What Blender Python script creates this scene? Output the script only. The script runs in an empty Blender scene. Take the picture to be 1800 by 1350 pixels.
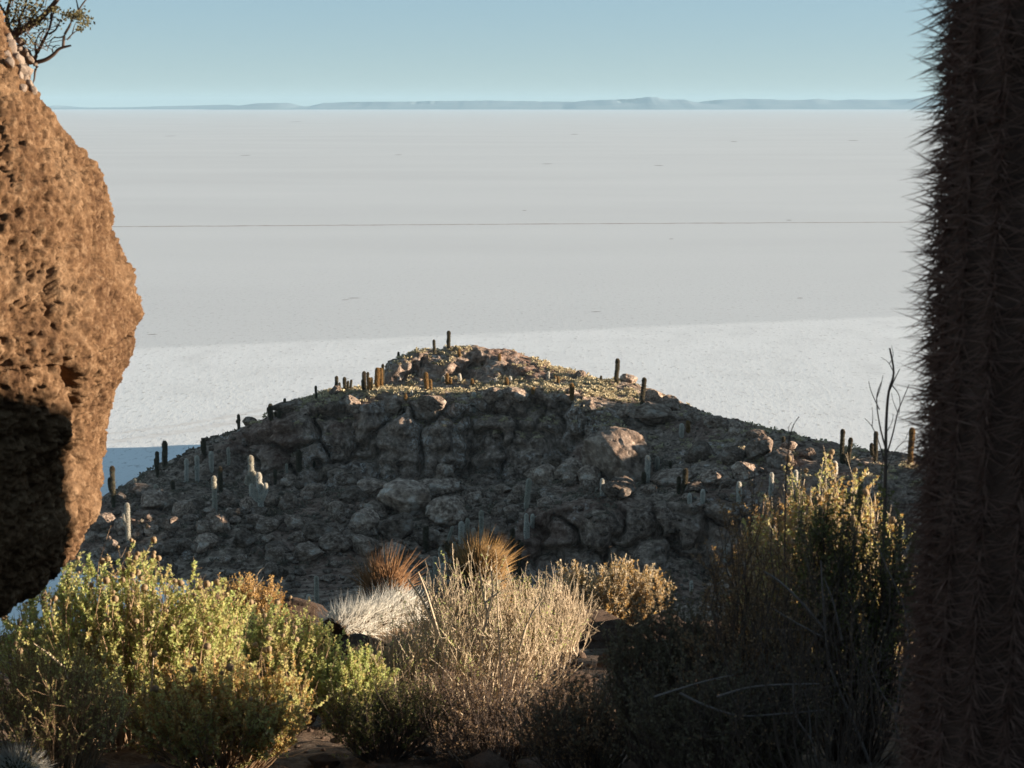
import bpy, math
import numpy as np
from mathutils import Vector
from mathutils.bvhtree import BVHTree

R = math.radians
scene = bpy.context.scene
C = bpy.context.collection

# ------------------------------------------------------------------ camera
CAM_Z = 60.0
FPX = 2854.0                      # focal length in photo pixels (1800 wide)
PITCH = R(9.72)
cam_data = bpy.data.cameras.new('camera')
cam = bpy.data.objects.new('camera', cam_data)
C.objects.link(cam)
cam.location = (0, 0, CAM_Z)
cam.rotation_euler = (math.pi / 2 - PITCH, 0, 0)
cam_data.sensor_width = 36.0
cam_data.lens = FPX / 1800 * 36
cam_data.clip_start = 0.05
cam_data.clip_end = 120000
cam_data.dof.use_dof = True
cam_data.dof.focus_distance = 120.0
cam_data.dof.aperture_fstop = 11.0
scene.camera = cam

# ------------------------------------------------------------------ sky, sun, exposure
SUN_EL, SUN_BEYOND = R(7.0), R(3.0)
sun_vec = Vector((math.cos(SUN_EL) * math.cos(SUN_BEYOND), math.cos(SUN_EL) * math.sin(SUN_BEYOND), math.sin(SUN_EL)))
world = bpy.data.worlds.new('World')
scene.world = world
world.use_nodes = True
wn = world.node_tree.nodes
wl = world.node_tree.links
bg = wn['Background']
sky = wn.new('ShaderNodeTexSky')
sky.sky_type = 'NISHITA'
sky.sun_disc = False
sky.sun_elevation = SUN_EL
sky.sun_rotation = math.atan2(sun_vec.x, sun_vec.y)
sky.altitude = 3600
sky.air_density = 1.0
sky.dust_density = 0.4
sky.ozone_density = 4.0
tint = wn.new('ShaderNodeMix')
tint.data_type = 'RGBA'
tint.blend_type = 'MULTIPLY'
tint.inputs[0].default_value = 1.0
tint.inputs[7].default_value = (0.94, 1.0, 0.97, 1)
tone = wn.new('ShaderNodeGamma')            # even, film-like roll-off of the whole sky
tone.inputs[1].default_value = 0.38
wl.new(sky.outputs[0], tone.inputs[0])
wl.new(tone.outputs[0], tint.inputs[6])
wl.new(tint.outputs[2], bg.inputs[0])
bg.inputs[1].default_value = 0.105
sun_data = bpy.data.lights.new('sun', 'SUN')
sun_data.energy = 5.0
sun_data.angle = R(0.53)
sun_data.color = (1.0, 0.86, 0.69)
sun = bpy.data.objects.new('sun', sun_data)
C.objects.link(sun)
sun.location = (60, 0, 120)
sun.rotation_euler = sun_vec.to_track_quat('Z', 'Y').to_euler()
vs = scene.view_settings
vs.view_transform = 'Standard'
vs.look = 'None'
vs.gamma = 1.0
vs.use_curve_mapping = False
vs.exposure = 1.86
scene.cycles.max_bounces = 6
scene.cycles.diffuse_bounces = 2
scene.cycles.transmission_bounces = 4
scene.cycles.volume_bounces = 1
scene.cycles.caustics_reflective = False
scene.cycles.caustics_refractive = False
scene.cycles.use_denoising = True

# ------------------------------------------------------------------ helpers: pixels, noise, meshes
cp, sp = math.cos(PITCH), math.sin(PITCH)

def P(px, py, Y):
    """the point at depth Y that the photograph shows at pixel (px, py)"""
    a = (px - 900.0) / FPX
    b = (675.0 - py) / FPX
    k = Y / (cp + b * sp)
    return np.array((a * k, Y, CAM_Z + k * (-sp + b * cp)))

def ray(px, py):
    a = (px - 900.0) / FPX
    b = (675.0 - py) / FPX
    return Vector((a, cp + b * sp, -sp + b * cp)).normalized()

def _hash(ix, iy, iz, seed):
    h = (ix.astype(np.int64) * 374761393 + iy.astype(np.int64) * 668265263 + iz.astype(np.int64) * 2147483647 + seed * 1274126177) & 0xFFFFFFFF
    h = ((h ^ (h >> 13)) * 1274126177) & 0xFFFFFFFF
    h = ((h ^ (h >> 16)) * 2246822519) & 0xFFFFFFFF
    return ((h ^ (h >> 13)) & 0xFFFFFF) / float(0x1000000)

def vnoise(p, seed=0):
    """smooth value noise, -1..1, p is (n, 3)"""
    i = np.floor(p).astype(np.int64)
    f = p - i
    f = f * f * f * (f * (f * 6 - 15) + 10)
    out = 0
    for dx in (0, 1):
        wx = f[:, 0] if dx else 1 - f[:, 0]
        for dy in (0, 1):
            wy = f[:, 1] if dy else 1 - f[:, 1]
            for dz in (0, 1):
                wz = f[:, 2] if dz else 1 - f[:, 2]
                out = out + wx * wy * wz * _hash(i[:, 0] + dx, i[:, 1] + dy, i[:, 2] + dz, seed)
    return out * 2 - 1

def fbm(p, octaves=4, seed=0, gain=0.5):
    a, s, out = 1.0, 0.0, 0
    for o in range(octaves):
        out = out + a * vnoise(p * (2.03 ** o) + 17.3 * o, seed + o)
        s += a
        a *= gain
    return out / s

def worley(p, seed=0, jitter=1.0):
    """distance to the nearest and second nearest cell point"""
    i = np.floor(p).astype(np.int64)
    f1 = np.full(len(p), 9.0)
    f2 = np.full(len(p), 9.0)
    for dx in (-1, 0, 1):
        for dy in (-1, 0, 1):
            for dz in (-1, 0, 1):
                cx, cy, cz = i[:, 0] + dx, i[:, 1] + dy, i[:, 2] + dz
                qx = cx + 0.5 + jitter * (_hash(cx, cy, cz, seed) - 0.5) - p[:, 0]
                qy = cy + 0.5 + jitter * (_hash(cx, cy, cz, seed + 101) - 0.5) - p[:, 1]
                qz = cz + 0.5 + jitter * (_hash(cx, cy, cz, seed + 202) - 0.5) - p[:, 2]
                d = np.sqrt(qx * qx + qy * qy + qz * qz)
                m = d < f1
                f2 = np.where(m, f1, np.minimum(f2, d))
                f1 = np.where(m, d, f1)
    return f1, f2

def smooth(a, b, x):
    t = np.clip((x - a) / (b - a), 0, 1)
    return t * t * (3 - 2 * t)

def mesh_np(name, V, F, smooth_shade=False, mat_index=None):
    """V (n,3), F a list of face arrays, each (m,3) or (m,4)"""
    if not isinstance(F, (list, tuple)):
        F = [F]
    F = [np.asarray(f, dtype=np.int32) for f in F if len(f)]
    me = bpy.data.meshes.new(name)
    V = np.asarray(V, dtype=np.float32)
    me.vertices.add(len(V))
    me.vertices.foreach_set('co', V.ravel())
    loops = np.concatenate([f.ravel() for f in F])
    sizes = np.concatenate([np.full(len(f), f.shape[1], dtype=np.int32) for f in F])
    starts = np.concatenate(([0], np.cumsum(sizes)[:-1])).astype(np.int32)
    me.loops.add(len(loops))
    me.loops.foreach_set('vertex_index', loops)
    me.polygons.add(len(sizes))
    me.polygons.foreach_set('loop_start', starts)
    me.polygons.foreach_set('loop_total', sizes)
    if mat_index is not None:
        me.polygons.foreach_set('material_index', np.asarray(mat_index, dtype=np.int32))
    if smooth_shade:
        me.polygons.foreach_set('use_smooth', np.ones(len(sizes), dtype=bool))
    me.update()
    me.validate()
    return me

def normals_of(V, F):
    n = np.zeros_like(V)
    a, b, c = V[F[:, 0]], V[F[:, 1]], V[F[:, 2]]
    fn = np.cross(b - a, c - a)
    if F.shape[1] == 4:
        fn = fn + np.cross(c - a, V[F[:, 3]] - a)
    for k in range(F.shape[1]):
        np.add.at(n, F[:, k], fn)
    l = np.linalg.norm(n, axis=1, keepdims=True)
    return n / np.maximum(l, 1e-9)

def grid_faces(r, c, wrap=False):
    i = np.arange(r - 1)[:, None]
    j = np.arange(c if wrap else c - 1)[None, :]
    jn = (j + 1) % c
    f = np.stack([i * c + j, i * c + jn, (i + 1) * c + jn, (i + 1) * c + j], -1)
    return f.reshape(-1, 4)

def tubes(paths, radii, sides=3):
    """paths (m,n,3), radii (m,n): one thin tube along each path"""
    paths = np.asarray(paths, float)
    m, n, _ = paths.shape
    t = np.gradient(paths, axis=1)
    t /= np.maximum(np.linalg.norm(t, axis=2, keepdims=True), 1e-9)
    ref = np.where(np.abs(t[..., 2:3]) > 0.9, np.array((1.0, 0, 0)), np.array((0, 0, 1.0)))
    u = np.cross(t, ref)
    u /= np.maximum(np.linalg.norm(u, axis=2, keepdims=True), 1e-9)
    v = np.cross(t, u)
    a = np.arange(sides) * 2 * math.pi / sides
    ring = u[:, :, None, :] * np.cos(a)[None, None, :, None] + v[:, :, None, :] * np.sin(a)[None, None, :, None]
    V = paths[:, :, None, :] + ring * np.asarray(radii)[:, :, None, None]
    V = V.reshape(-1, 3)
    f = grid_faces(n, sides, True)
    F = (f[None] + (np.arange(m) * n * sides)[:, None, None]).reshape(-1, 4)
    return V, F

def spines(base, d, length, width):
    """thin three-sided needles"""
    base = np.asarray(base, float)
    k = len(base)
    d = d / np.maximum(np.linalg.norm(d, axis=1, keepdims=True), 1e-9)
    ref = np.where(np.abs(d[:, 2:3]) > 0.9, np.array((1.0, 0, 0)), np.array((0, 0, 1.0)))
    u = np.cross(d, ref)
    u /= np.linalg.norm(u, axis=1, keepdims=True)
    v = np.cross(d, u)
    w = np.broadcast_to(np.asarray(width, float), (k,))[:, None]
    L = np.broadcast_to(np.asarray(length, float), (k,))[:, None]
    pts = [base + w * (u * math.cos(a) + v * math.sin(a)) for a in (0, 2.094, 4.189)] + [base + d * L]
    V = np.stack(pts, 1).reshape(-1, 3)
    o = np.arange(k)[:, None] * 4
    F = np.concatenate([o + np.array(t)[None] for t in ((0, 1, 3), (1, 2, 3), (2, 0, 3))])
    return V, F

def blades(base, d, length, width, rng):
    """flat needles, one triangle each, for coats too fine to see singly"""
    base = np.asarray(base, float)
    k = len(base)
    d = d / np.maximum(np.linalg.norm(d, axis=1, keepdims=True), 1e-9)
    u = np.cross(d, rng.normal(size=(k, 3)))
    u /= np.maximum(np.linalg.norm(u, axis=1, keepdims=True), 1e-9)
    w = np.broadcast_to(np.asarray(width, float), (k,))[:, None] * 1.3
    L = np.broadcast_to(np.asarray(length, float), (k,))[:, None]
    V = np.stack([base - u * w, base + u * w, base + d * L], 1).reshape(-1, 3)
    return V, np.arange(k * 3).reshape(-1, 3)

def leaves(base, d, length, width, rng, bend=0.25):
    """diamond leaves folded a little along the midrib"""
    base = np.asarray(base, float)
    k = len(base)
    d = d / np.maximum(np.linalg.norm(d, axis=1, keepdims=True), 1e-9)
    r = rng.normal(size=(k, 3))
    u = np.cross(d, r)
    u /= np.maximum(np.linalg.norm(u, axis=1, keepdims=True), 1e-9)
    v = np.cross(d, u)
    L = np.broadcast_to(np.asarray(length, float), (k,))[:, None]
    w = np.broadcast_to(np.asarray(width, float), (k,))[:, None]
    mid = base + d * L * 0.5
    V = np.stack([base, mid + u * w + v * w * bend, base + d * L, mid - u * w + v * w * bend], 1).reshape(-1, 3)
    o = np.arange(k)[:, None] * 4
    F = np.concatenate([o + np.array((0, 1, 2))[None], o + np.array((0, 2, 3))[None]])
    return V, F

def join(parts):
    V, F3, F4, off = [], [], [], 0
    for v, f in parts:
        V.append(v)
        (F3 if f.shape[1] == 3 else F4).append(f + off)
        off += len(v)
    F = []
    if F3:
        F.append(np.concatenate(F3))
    if F4:
        F.append(np.concatenate(F4))
    return np.concatenate(V), F

_ico = {}
def ico(sub):
    """unit icosphere as arrays"""
    if sub in _ico:
        return _ico[sub]
    t = (1 + 5 ** 0.5) / 2
    V = [(-1, t, 0), (1, t, 0), (-1, -t, 0), (1, -t, 0), (0, -1, t), (0, 1, t), (0, -1, -t), (0, 1, -t), (t, 0, -1), (t, 0, 1), (-t, 0, -1), (-t, 0, 1)]
    V = [np.array(v) / np.linalg.norm(v) for v in V]
    F = [(0, 11, 5), (0, 5, 1), (0, 1, 7), (0, 7, 10), (0, 10, 11), (1, 5, 9), (5, 11, 4), (11, 10, 2), (10, 7, 6), (7, 1, 8), (3, 9, 4), (3, 4, 2), (3, 2, 6), (3, 6, 8), (3, 8, 9), (4, 9, 5), (2, 4, 11), (6, 2, 10), (8, 6, 7), (9, 8, 1)]
    for _ in range(sub):
        mid, G = {}, []
        def m(a, b):
            k = (min(a, b), max(a, b))
            if k not in mid:
                q = V[a] + V[b]
                V.append(q / np.linalg.norm(q))
                mid[k] = len(V) - 1
            return mid[k]
        for a, b, c in F:
            ab, bc, ca = m(a, b), m(b, c), m(c, a)
            G += [(a, ab, ca), (b, bc, ab), (c, ca, bc), (ab, bc, ca)]
        F = G
    _ico[sub] = (np.array(V), np.array(F))
    return _ico[sub]

def obj(name, me, mat=None, parent=None, loc=(0, 0, 0)):
    o = bpy.data.objects.new(name, me)
    C.objects.link(o)
    o.location = loc
    if mat is not None and me is not None and not me.materials:
        me.materials.append(mat)
    if parent is not None:
        o.parent = parent
    return o

def tag(o, label, cat, group=None):
    o['label'] = label
    o['category'] = cat
    if group:
        o['group'] = group
    return o

def structure(o):
    o['kind'] = 'structure'
    return o

def thing(name, label, cat, loc, group=None, rotz=0.0):
    o = bpy.data.objects.new(name, None)
    C.objects.link(o)
    o.location = loc
    o.rotation_euler = (0, 0, rotz)
    o.empty_display_size = 0.2
    return tag(o, label, cat, group)

# ------------------------------------------------------------------ materials
class Mat:
    def __init__(self, name, rough=0.9, spec=0.2):
        self.m = bpy.data.materials.new(name)
        self.m.use_nodes = True
        self.n = self.m.node_tree.nodes
        self.l = self.m.node_tree.links
        self.b = self.n['Principled BSDF']
        self.b.inputs['Roughness'].default_value = rough
        self.b.inputs['Specular IOR Level'].default_value = spec
        self.co = self.n.new('ShaderNodeTexCoord')

    def noise(self, scale, detail=6, rough=0.6, coord='Object', stretch=None, dist=0.0):
        t = self.n.new('ShaderNodeTexNoise')
        t.inputs['Scale'].default_value = scale
        t.inputs['Detail'].default_value = detail
        t.inputs['Roughness'].default_value = rough
        t.inputs['Distortion'].default_value = dist
        src = self.co.outputs[coord]
        if stretch:
            mp = self.n.new('ShaderNodeMapping')
            mp.inputs['Scale'].default_value = stretch
            self.l.new(src, mp.inputs[0])
            src = mp.outputs[0]
        self.l.new(src, t.inputs['Vector'])
        return t.outputs[0]

    def voronoi(self, scale, feature='F1', coord='Object', stretch=None):
        t = self.n.new('ShaderNodeTexVoronoi')
        t.feature = feature
        t.inputs['Scale'].default_value = scale
        src = self.co.outputs[coord]
        if stretch:
            mp = self.n.new('ShaderNodeMapping')
            mp.inputs['Scale'].default_value = stretch
            self.l.new(src, mp.inputs[0])
            src = mp.outputs[0]
        self.l.new(src, t.inputs['Vector'])
        return t.outputs[0]

    def ramp(self, fac, stops):
        r = self.n.new('ShaderNodeValToRGB')
        e = r.color_ramp.elements
        while len(e) < len(stops):
            e.new(0.5)
        for k, (p, c) in enumerate(stops):
            e[k].position = p
            e[k].color = (*c, 1) if len(c) == 3 else c
        self.l.new(fac, r.inputs[0])
        return r.outputs[0]

    def mix(self, fac, a, b, mode='MIX'):
        x = self.n.new('ShaderNodeMix')
        x.data_type = 'RGBA'
        x.blend_type = mode
        for s, v in ((0, fac), (6, a), (7, b)):
            if isinstance(v, (int, float)):
                x.inputs[s].default_value = v
            elif isinstance(v, tuple):
                x.inputs[s].default_value = (*v, 1)
            else:
                self.l.new(v, x.inputs[s])
        return x.outputs[2]

    def math(self, op, a, b=0.0, clamp=False):
        x = self.n.new('ShaderNodeMath')
        x.operation = op
        x.use_clamp = clamp
        for s, v in ((0, a), (1, b)):
            if isinstance(v, (int, float)):
                x.inputs[s].default_value = v
            else:
                self.l.new(v, x.inputs[s])
        return x.outputs[0]

    def step(self, v, a, b):
        x = self.n.new('ShaderNodeMapRange')
        x.interpolation_type = 'SMOOTHSTEP'
        x.inputs[1].default_value = a
        x.inputs[2].default_value = b
        self.l.new(v, x.inputs[0])
        return x.outputs[0]

    def random(self):
        return self.n.new('ShaderNodeObjectInfo').outputs['Random']

    def normal_z(self):
        g = self.n.new('ShaderNodeNewGeometry')
        s = self.n.new('ShaderNodeSeparateXYZ')
        self.l.new(g.outputs['Normal'], s.inputs[0])
        return s.outputs[2]

    def pos(self):
        g = self.n.new('ShaderNodeNewGeometry')
        s = self.n.new('ShaderNodeSeparateXYZ')
        self.l.new(g.outputs['Position'], s.inputs[0])
        return s.outputs

    def color(self, c):
        if isinstance(c, tuple):
            self.b.inputs['Base Color'].default_value = (*c, 1)
        else:
            self.l.new(c, self.b.inputs['Base Color'])
        return self

    def bump(self, h, strength=0.5, dist=0.1):
        x = self.n.new('ShaderNodeBump')
        x.inputs['Strength'].default_value = strength
        x.inputs['Distance'].default_value = dist
        self.l.new(h, x.inputs['Height'])
        self.l.new(x.outputs[0], self.b.inputs['Normal'])
        return self

    def translucent(self, c, fac):
        """thin leaf or spine: part of the light passes through"""
        t = self.n.new('ShaderNodeBsdfTranslucent')
        if isinstance(c, tuple):
            t.inputs[0].default_value = (*c, 1)
        else:
            self.l.new(c, t.inputs[0])
        x = self.n.new('ShaderNodeMixShader')
        x.inputs[0].default_value = fac
        out = self.n['Material Output']
        self.l.new(self.b.outputs[0], x.inputs[1])
        self.l.new(t.outputs[0], x.inputs[2])
        self.l.new(x.outputs[0], out.inputs[0])
        return self

def leafy(name, cols, fac=0.35, scale=9.0, var=None):
    """leaf or twig material whose colour drifts through the plant"""
    M = Mat(name, rough=0.7, spec=0.25)
    n1 = M.noise(scale, 3, 0.6)
    k = len(cols)
    c = M.ramp(n1, [(0.3 + 0.4 * i / max(k - 1, 1), cols[i]) for i in range(k)])
    M.color(c)
    if fac > 0:
        M.translucent(c, fac)
    return M.m

# ================================================================== THE SETTING
# ------------------------------------------------------------------ salt flat
M = Mat('salt_crust', rough=0.75, spec=0.25)
px_, py_, pz_ = M.pos()
big = M.noise(0.006, 5, 0.55, stretch=(0.35, 1.0, 1.0))
fine = M.noise(0.10, 7, 0.72, stretch=(1.0, 0.45, 1.0))
grain = M.noise(0.8, 5, 0.78, stretch=(1.0, 0.45, 1.0))
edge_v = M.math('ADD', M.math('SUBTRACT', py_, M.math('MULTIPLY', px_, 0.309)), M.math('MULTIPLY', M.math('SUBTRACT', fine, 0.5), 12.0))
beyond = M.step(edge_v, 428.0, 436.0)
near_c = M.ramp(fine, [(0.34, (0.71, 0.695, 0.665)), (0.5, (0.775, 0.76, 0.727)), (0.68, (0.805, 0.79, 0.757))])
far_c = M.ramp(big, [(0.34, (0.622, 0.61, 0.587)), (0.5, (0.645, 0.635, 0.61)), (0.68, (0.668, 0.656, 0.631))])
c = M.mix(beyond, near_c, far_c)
speck = M.step(grain, 0.54, 0.66)
near_only = M.math('SUBTRACT', 1.0, M.step(py_, 250.0, 900.0))
c = M.mix(M.math('MULTIPLY', M.math('MULTIPLY', speck, near_only), 0.75), c, (0.36, 0.33, 0.30))
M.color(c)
M.bump(grain, 0.5, 0.15)
salt_mat = M.m
xs = np.concatenate((-np.geomspace(42000, 120, 14), np.linspace(-100, 100, 5), np.geomspace(120, 42000, 14)))
ys = np.concatenate((np.array((-9000, -3000, -1000, -300, 0, 100, 160, 200, 260, 340, 450, 600.0)), np.geomspace(800, 34000, 22)))
gx, gy = np.meshgrid(xs, ys)
V = np.stack([gx.ravel(), gy.ravel(), np.zeros(gx.size)], 1)
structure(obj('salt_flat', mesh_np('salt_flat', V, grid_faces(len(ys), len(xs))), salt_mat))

# ------------------------------------------------------------------ vehicle tracks and damp hollows on the salt
M = Mat('track_dirt', rough=0.9)
M.color(M.ramp(M.noise(0.35, 4, 0.7), [(0.35, (0.55, 0.50, 0.47)), (0.55, (0.36, 0.29, 0.26)), (0.7, (0.27, 0.20, 0.18))]))
track_mat = M.m
M = Mat('track_old', rough=0.9)
M.color(M.ramp(M.noise(0.5, 5, 0.7), [(0.35, (0.78, 0.76, 0.73)), (0.6, (0.64, 0.61, 0.57)), (0.75, (0.50, 0.46, 0.42))]))
old_track_mat = M.m

def strip(name, pts, width, z, mat, seed):
    rng = np.random.default_rng(seed)
    pts = np.asarray(pts, float)
    t = np.linspace(0, len(pts) - 1, 160)
    i = np.clip(t.astype(int), 0, len(pts) - 2)
    f = (t - i)[:, None]
    q = pts[i] * (1 - f) + pts[i + 1] * f
    d = np.gradient(q, axis=0)
    nrm = np.stack([-d[:, 1], d[:, 0]], 1)
    nrm /= np.linalg.norm(nrm, axis=1, keepdims=True)
    w = width * (0.5 + 0.18 * rng.normal(size=(160, 2)).clip(-1.5, 1.5))
    A, B = q + nrm * w[:, :1], q - nrm * w[:, 1:]
    V = np.concatenate([np.c_[A, np.full(160, z)], np.c_[B, np.full(160, z)]])
    j = np.arange(159)
    return structure(obj(name, mesh_np(name, V, np.stack([j, j + 160, j + 161, j + 1], 1)), mat))

def on_salt(px, py):
    d = ray(px, py)
    k = CAM_Z / -d.z
    return (d.x * k, d.y * k)

strip('vehicle_track', [on_salt(-1200, 406), on_salt(215, 398.5), on_salt(900, 394), on_salt(1600, 390.5), on_salt(3000, 383)], 4.6, 0.03, track_mat, 1)
strip('shore_track', [on_salt(90, 786), on_salt(201, 776), on_salt(300, 762), on_salt(415, 741), on_salt(600, 702), on_salt(760, 675)], 3.2, 0.012, old_track_mat, 2)
strip('shore_track', [on_salt(90, 772), on_salt(215, 760), on_salt(330, 745), on_salt(430, 727), on_salt(620, 690), on_salt(760, 666)], 2.0, 0.012, old_track_mat, 3)

M = Mat('damp_salt', rough=0.6)
M.color(M.ramp(M.noise(0.8, 4, 0.6), [(0.4, (0.26, 0.22, 0.20)), (0.6, (0.4, 0.36, 0.33))]))
damp_mat = M.m
rng = np.random.default_rng(11)
for px, py, w in ((432, 273, 20), (300, 239, 14), (962, 288, 22), (1158, 291, 20), (922, 370, 9), (1387, 387, 13), (622, 524, 28), (608, 527, 16), (1047, 548, 22), (1406, 524, 14), (268, 588, 22), (1500, 247, 22), (1290, 249, 14), (700, 272, 14), (432, 728, 5), (1180, 420, 10), (520, 214, 12), (1010, 236, 16)):
    x, y = on_salt(px, py)
    hw = w / FPX * y / 2
    hd = 0.9 * y * y / CAM_Z / FPX * 0.75
    a = np.linspace(0, 2 * math.pi, 18, endpoint=False)
    r = 0.65 + 0.35 * rng.random(18)
    V = np.c_[x + np.cos(a) * r * hw, y + np.sin(a) * r * hd + 0.25 * hd * np.cos(a), np.full(18, 0.02)]
    V = np.r_[V, [[x, y, 0.02]]]
    k = np.arange(18)
    structure(obj('salt_hollow', mesh_np('salt_hollow', V, np.stack([k, (k + 1) % 18, np.full(18, 18)], 1)), damp_mat))

# ------------------------------------------------------------------ far hills beyond the flat
M = Mat('far_hill_rock', rough=0.95)
M.color(M.ramp(M.noise(0.0012, 5, 0.6), [(0.35, (0.10, 0.13, 0.15)), (0.65, (0.16, 0.18, 0.19))]))
far_hill_mat = M.m
FAR = 30000.0
HORIZON = 675 - FPX * math.tan(PITCH)
def far_range(sil, depth, seed):
    sil = np.asarray(sil, float)
    n = 170
    px = np.linspace(sil[0, 0], sil[-1, 0], n)
    top = np.interp(px, sil[:, 0], sil[:, 1])
    X = (px - 900) / FPX * depth / cp
    base_py = HORIZON + CAM_Z / depth * FPX
    H = np.maximum((base_py - top) / FPX * depth * 1.02, 1.0)
    H = H * (1 + 0.035 * fbm(np.c_[px * 0.15, px * 0, px * 0 + seed], 3, seed))
    prof = [(-2600, 0.0), (-1700, 0.22), (-900, 0.55), (-300, 0.9), (0, 1.0), (700, 0.85), (1800, 0.4), (3000, -0.02)]
    rows = []
    for k, (dy, f) in enumerate(prof):
        j = 500 * fbm(np.c_[px * 0.03, px * 0 + k * 1.7, px * 0 + seed], 3, seed + 3)
        rows.append(np.c_[X, depth + dy + j, H * f - 2.0])
    V = np.concatenate(rows)
    structure(obj('far_hill', mesh_np('far_hill', V, grid_faces(len(prof), n), True), far_hill_mat))

far_range([(95, 189), (112, 187.5), (124, 185), (140, 188), (150, 189)], FAR + 2500, 1)
far_range([(140, 189), (240, 188.5), (300, 186.5), (350, 185.5), (400, 184), (415, 183.5), (440, 186), (470, 188.5)], FAR + 900, 2)
far_range([(415, 189), (440, 185), (465, 181.5), (515, 181), (525, 182.5), (538, 187), (550, 186.5), (560, 188)], FAR - 900, 3)
far_range([(535, 189), (560, 186), (580, 181), (620, 179.5), (660, 179), (720, 179), (790, 177.5), (870, 177), (950, 178.5), (1000, 179), (1040, 181), (1075, 189)], FAR, 4)
far_range([(985, 189), (1005, 180), (1030, 176.5), (1075, 175.5), (1105, 174.5), (1128, 171.5), (1150, 171.5), (1165, 175), (1195, 175.5), (1213, 180), (1240, 184), (1270, 189)], FAR - 500, 5)
far_range([(1170, 189), (1215, 180), (1250, 176), (1300, 174), (1340, 175), (1390, 176.5), (1425, 174), (1455, 177), (1480, 175), (1540, 176), (1600, 173.5), (1700, 170), (1850, 172), (2100, 180), (2300, 189)], FAR + 700, 6)

# ------------------------------------------------------------------ the rocky hill across the bay
def rbf(points):
    pts = np.asarray(points, float)
    A = np.linalg.norm(pts[:, None, :2] - pts[None, :, :2], axis=2)
    n = len(pts)
    K = np.zeros((n + 3, n + 3))
    K[:n, :n] = A - np.eye(n) * 0.15
    K[:n, n] = 1
    K[:n, n + 1:] = pts[:, :2]
    K[n:, :n] = K[:n, n:].T
    w = np.linalg.solve(K, np.r_[pts[:, 2], 0, 0, 0])
    def f(x, y):
        q = np.stack([x.ravel(), y.ravel()], 1)
        out = np.empty(len(q))
        for s in range(0, len(q), 20000):
            d = np.linalg.norm(q[s:s + 20000, None] - pts[None, :, :2], axis=2)
            out[s:s + 20000] = d @ w[:n] + w[n] + q[s:s + 20000] @ w[n + 1:]
        return out.reshape(x.shape)
    return f

def bilinear(G, x0, y0, s, x, y):
    u, v = (x - x0) / s, (y - y0) / s
    i = np.clip(np.floor(u).astype(int), 0, G.shape[1] - 2)
    j = np.clip(np.floor(v).astype(int), 0, G.shape[0] - 2)
    fu, fv = np.clip(u - i, 0, 1), np.clip(v - j, 0, 1)
    return (G[j, i] * (1 - fu) + G[j, i + 1] * fu) * (1 - fv) + (G[j + 1, i] * (1 - fu) + G[j + 1, i + 1] * fu) * fv

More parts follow.
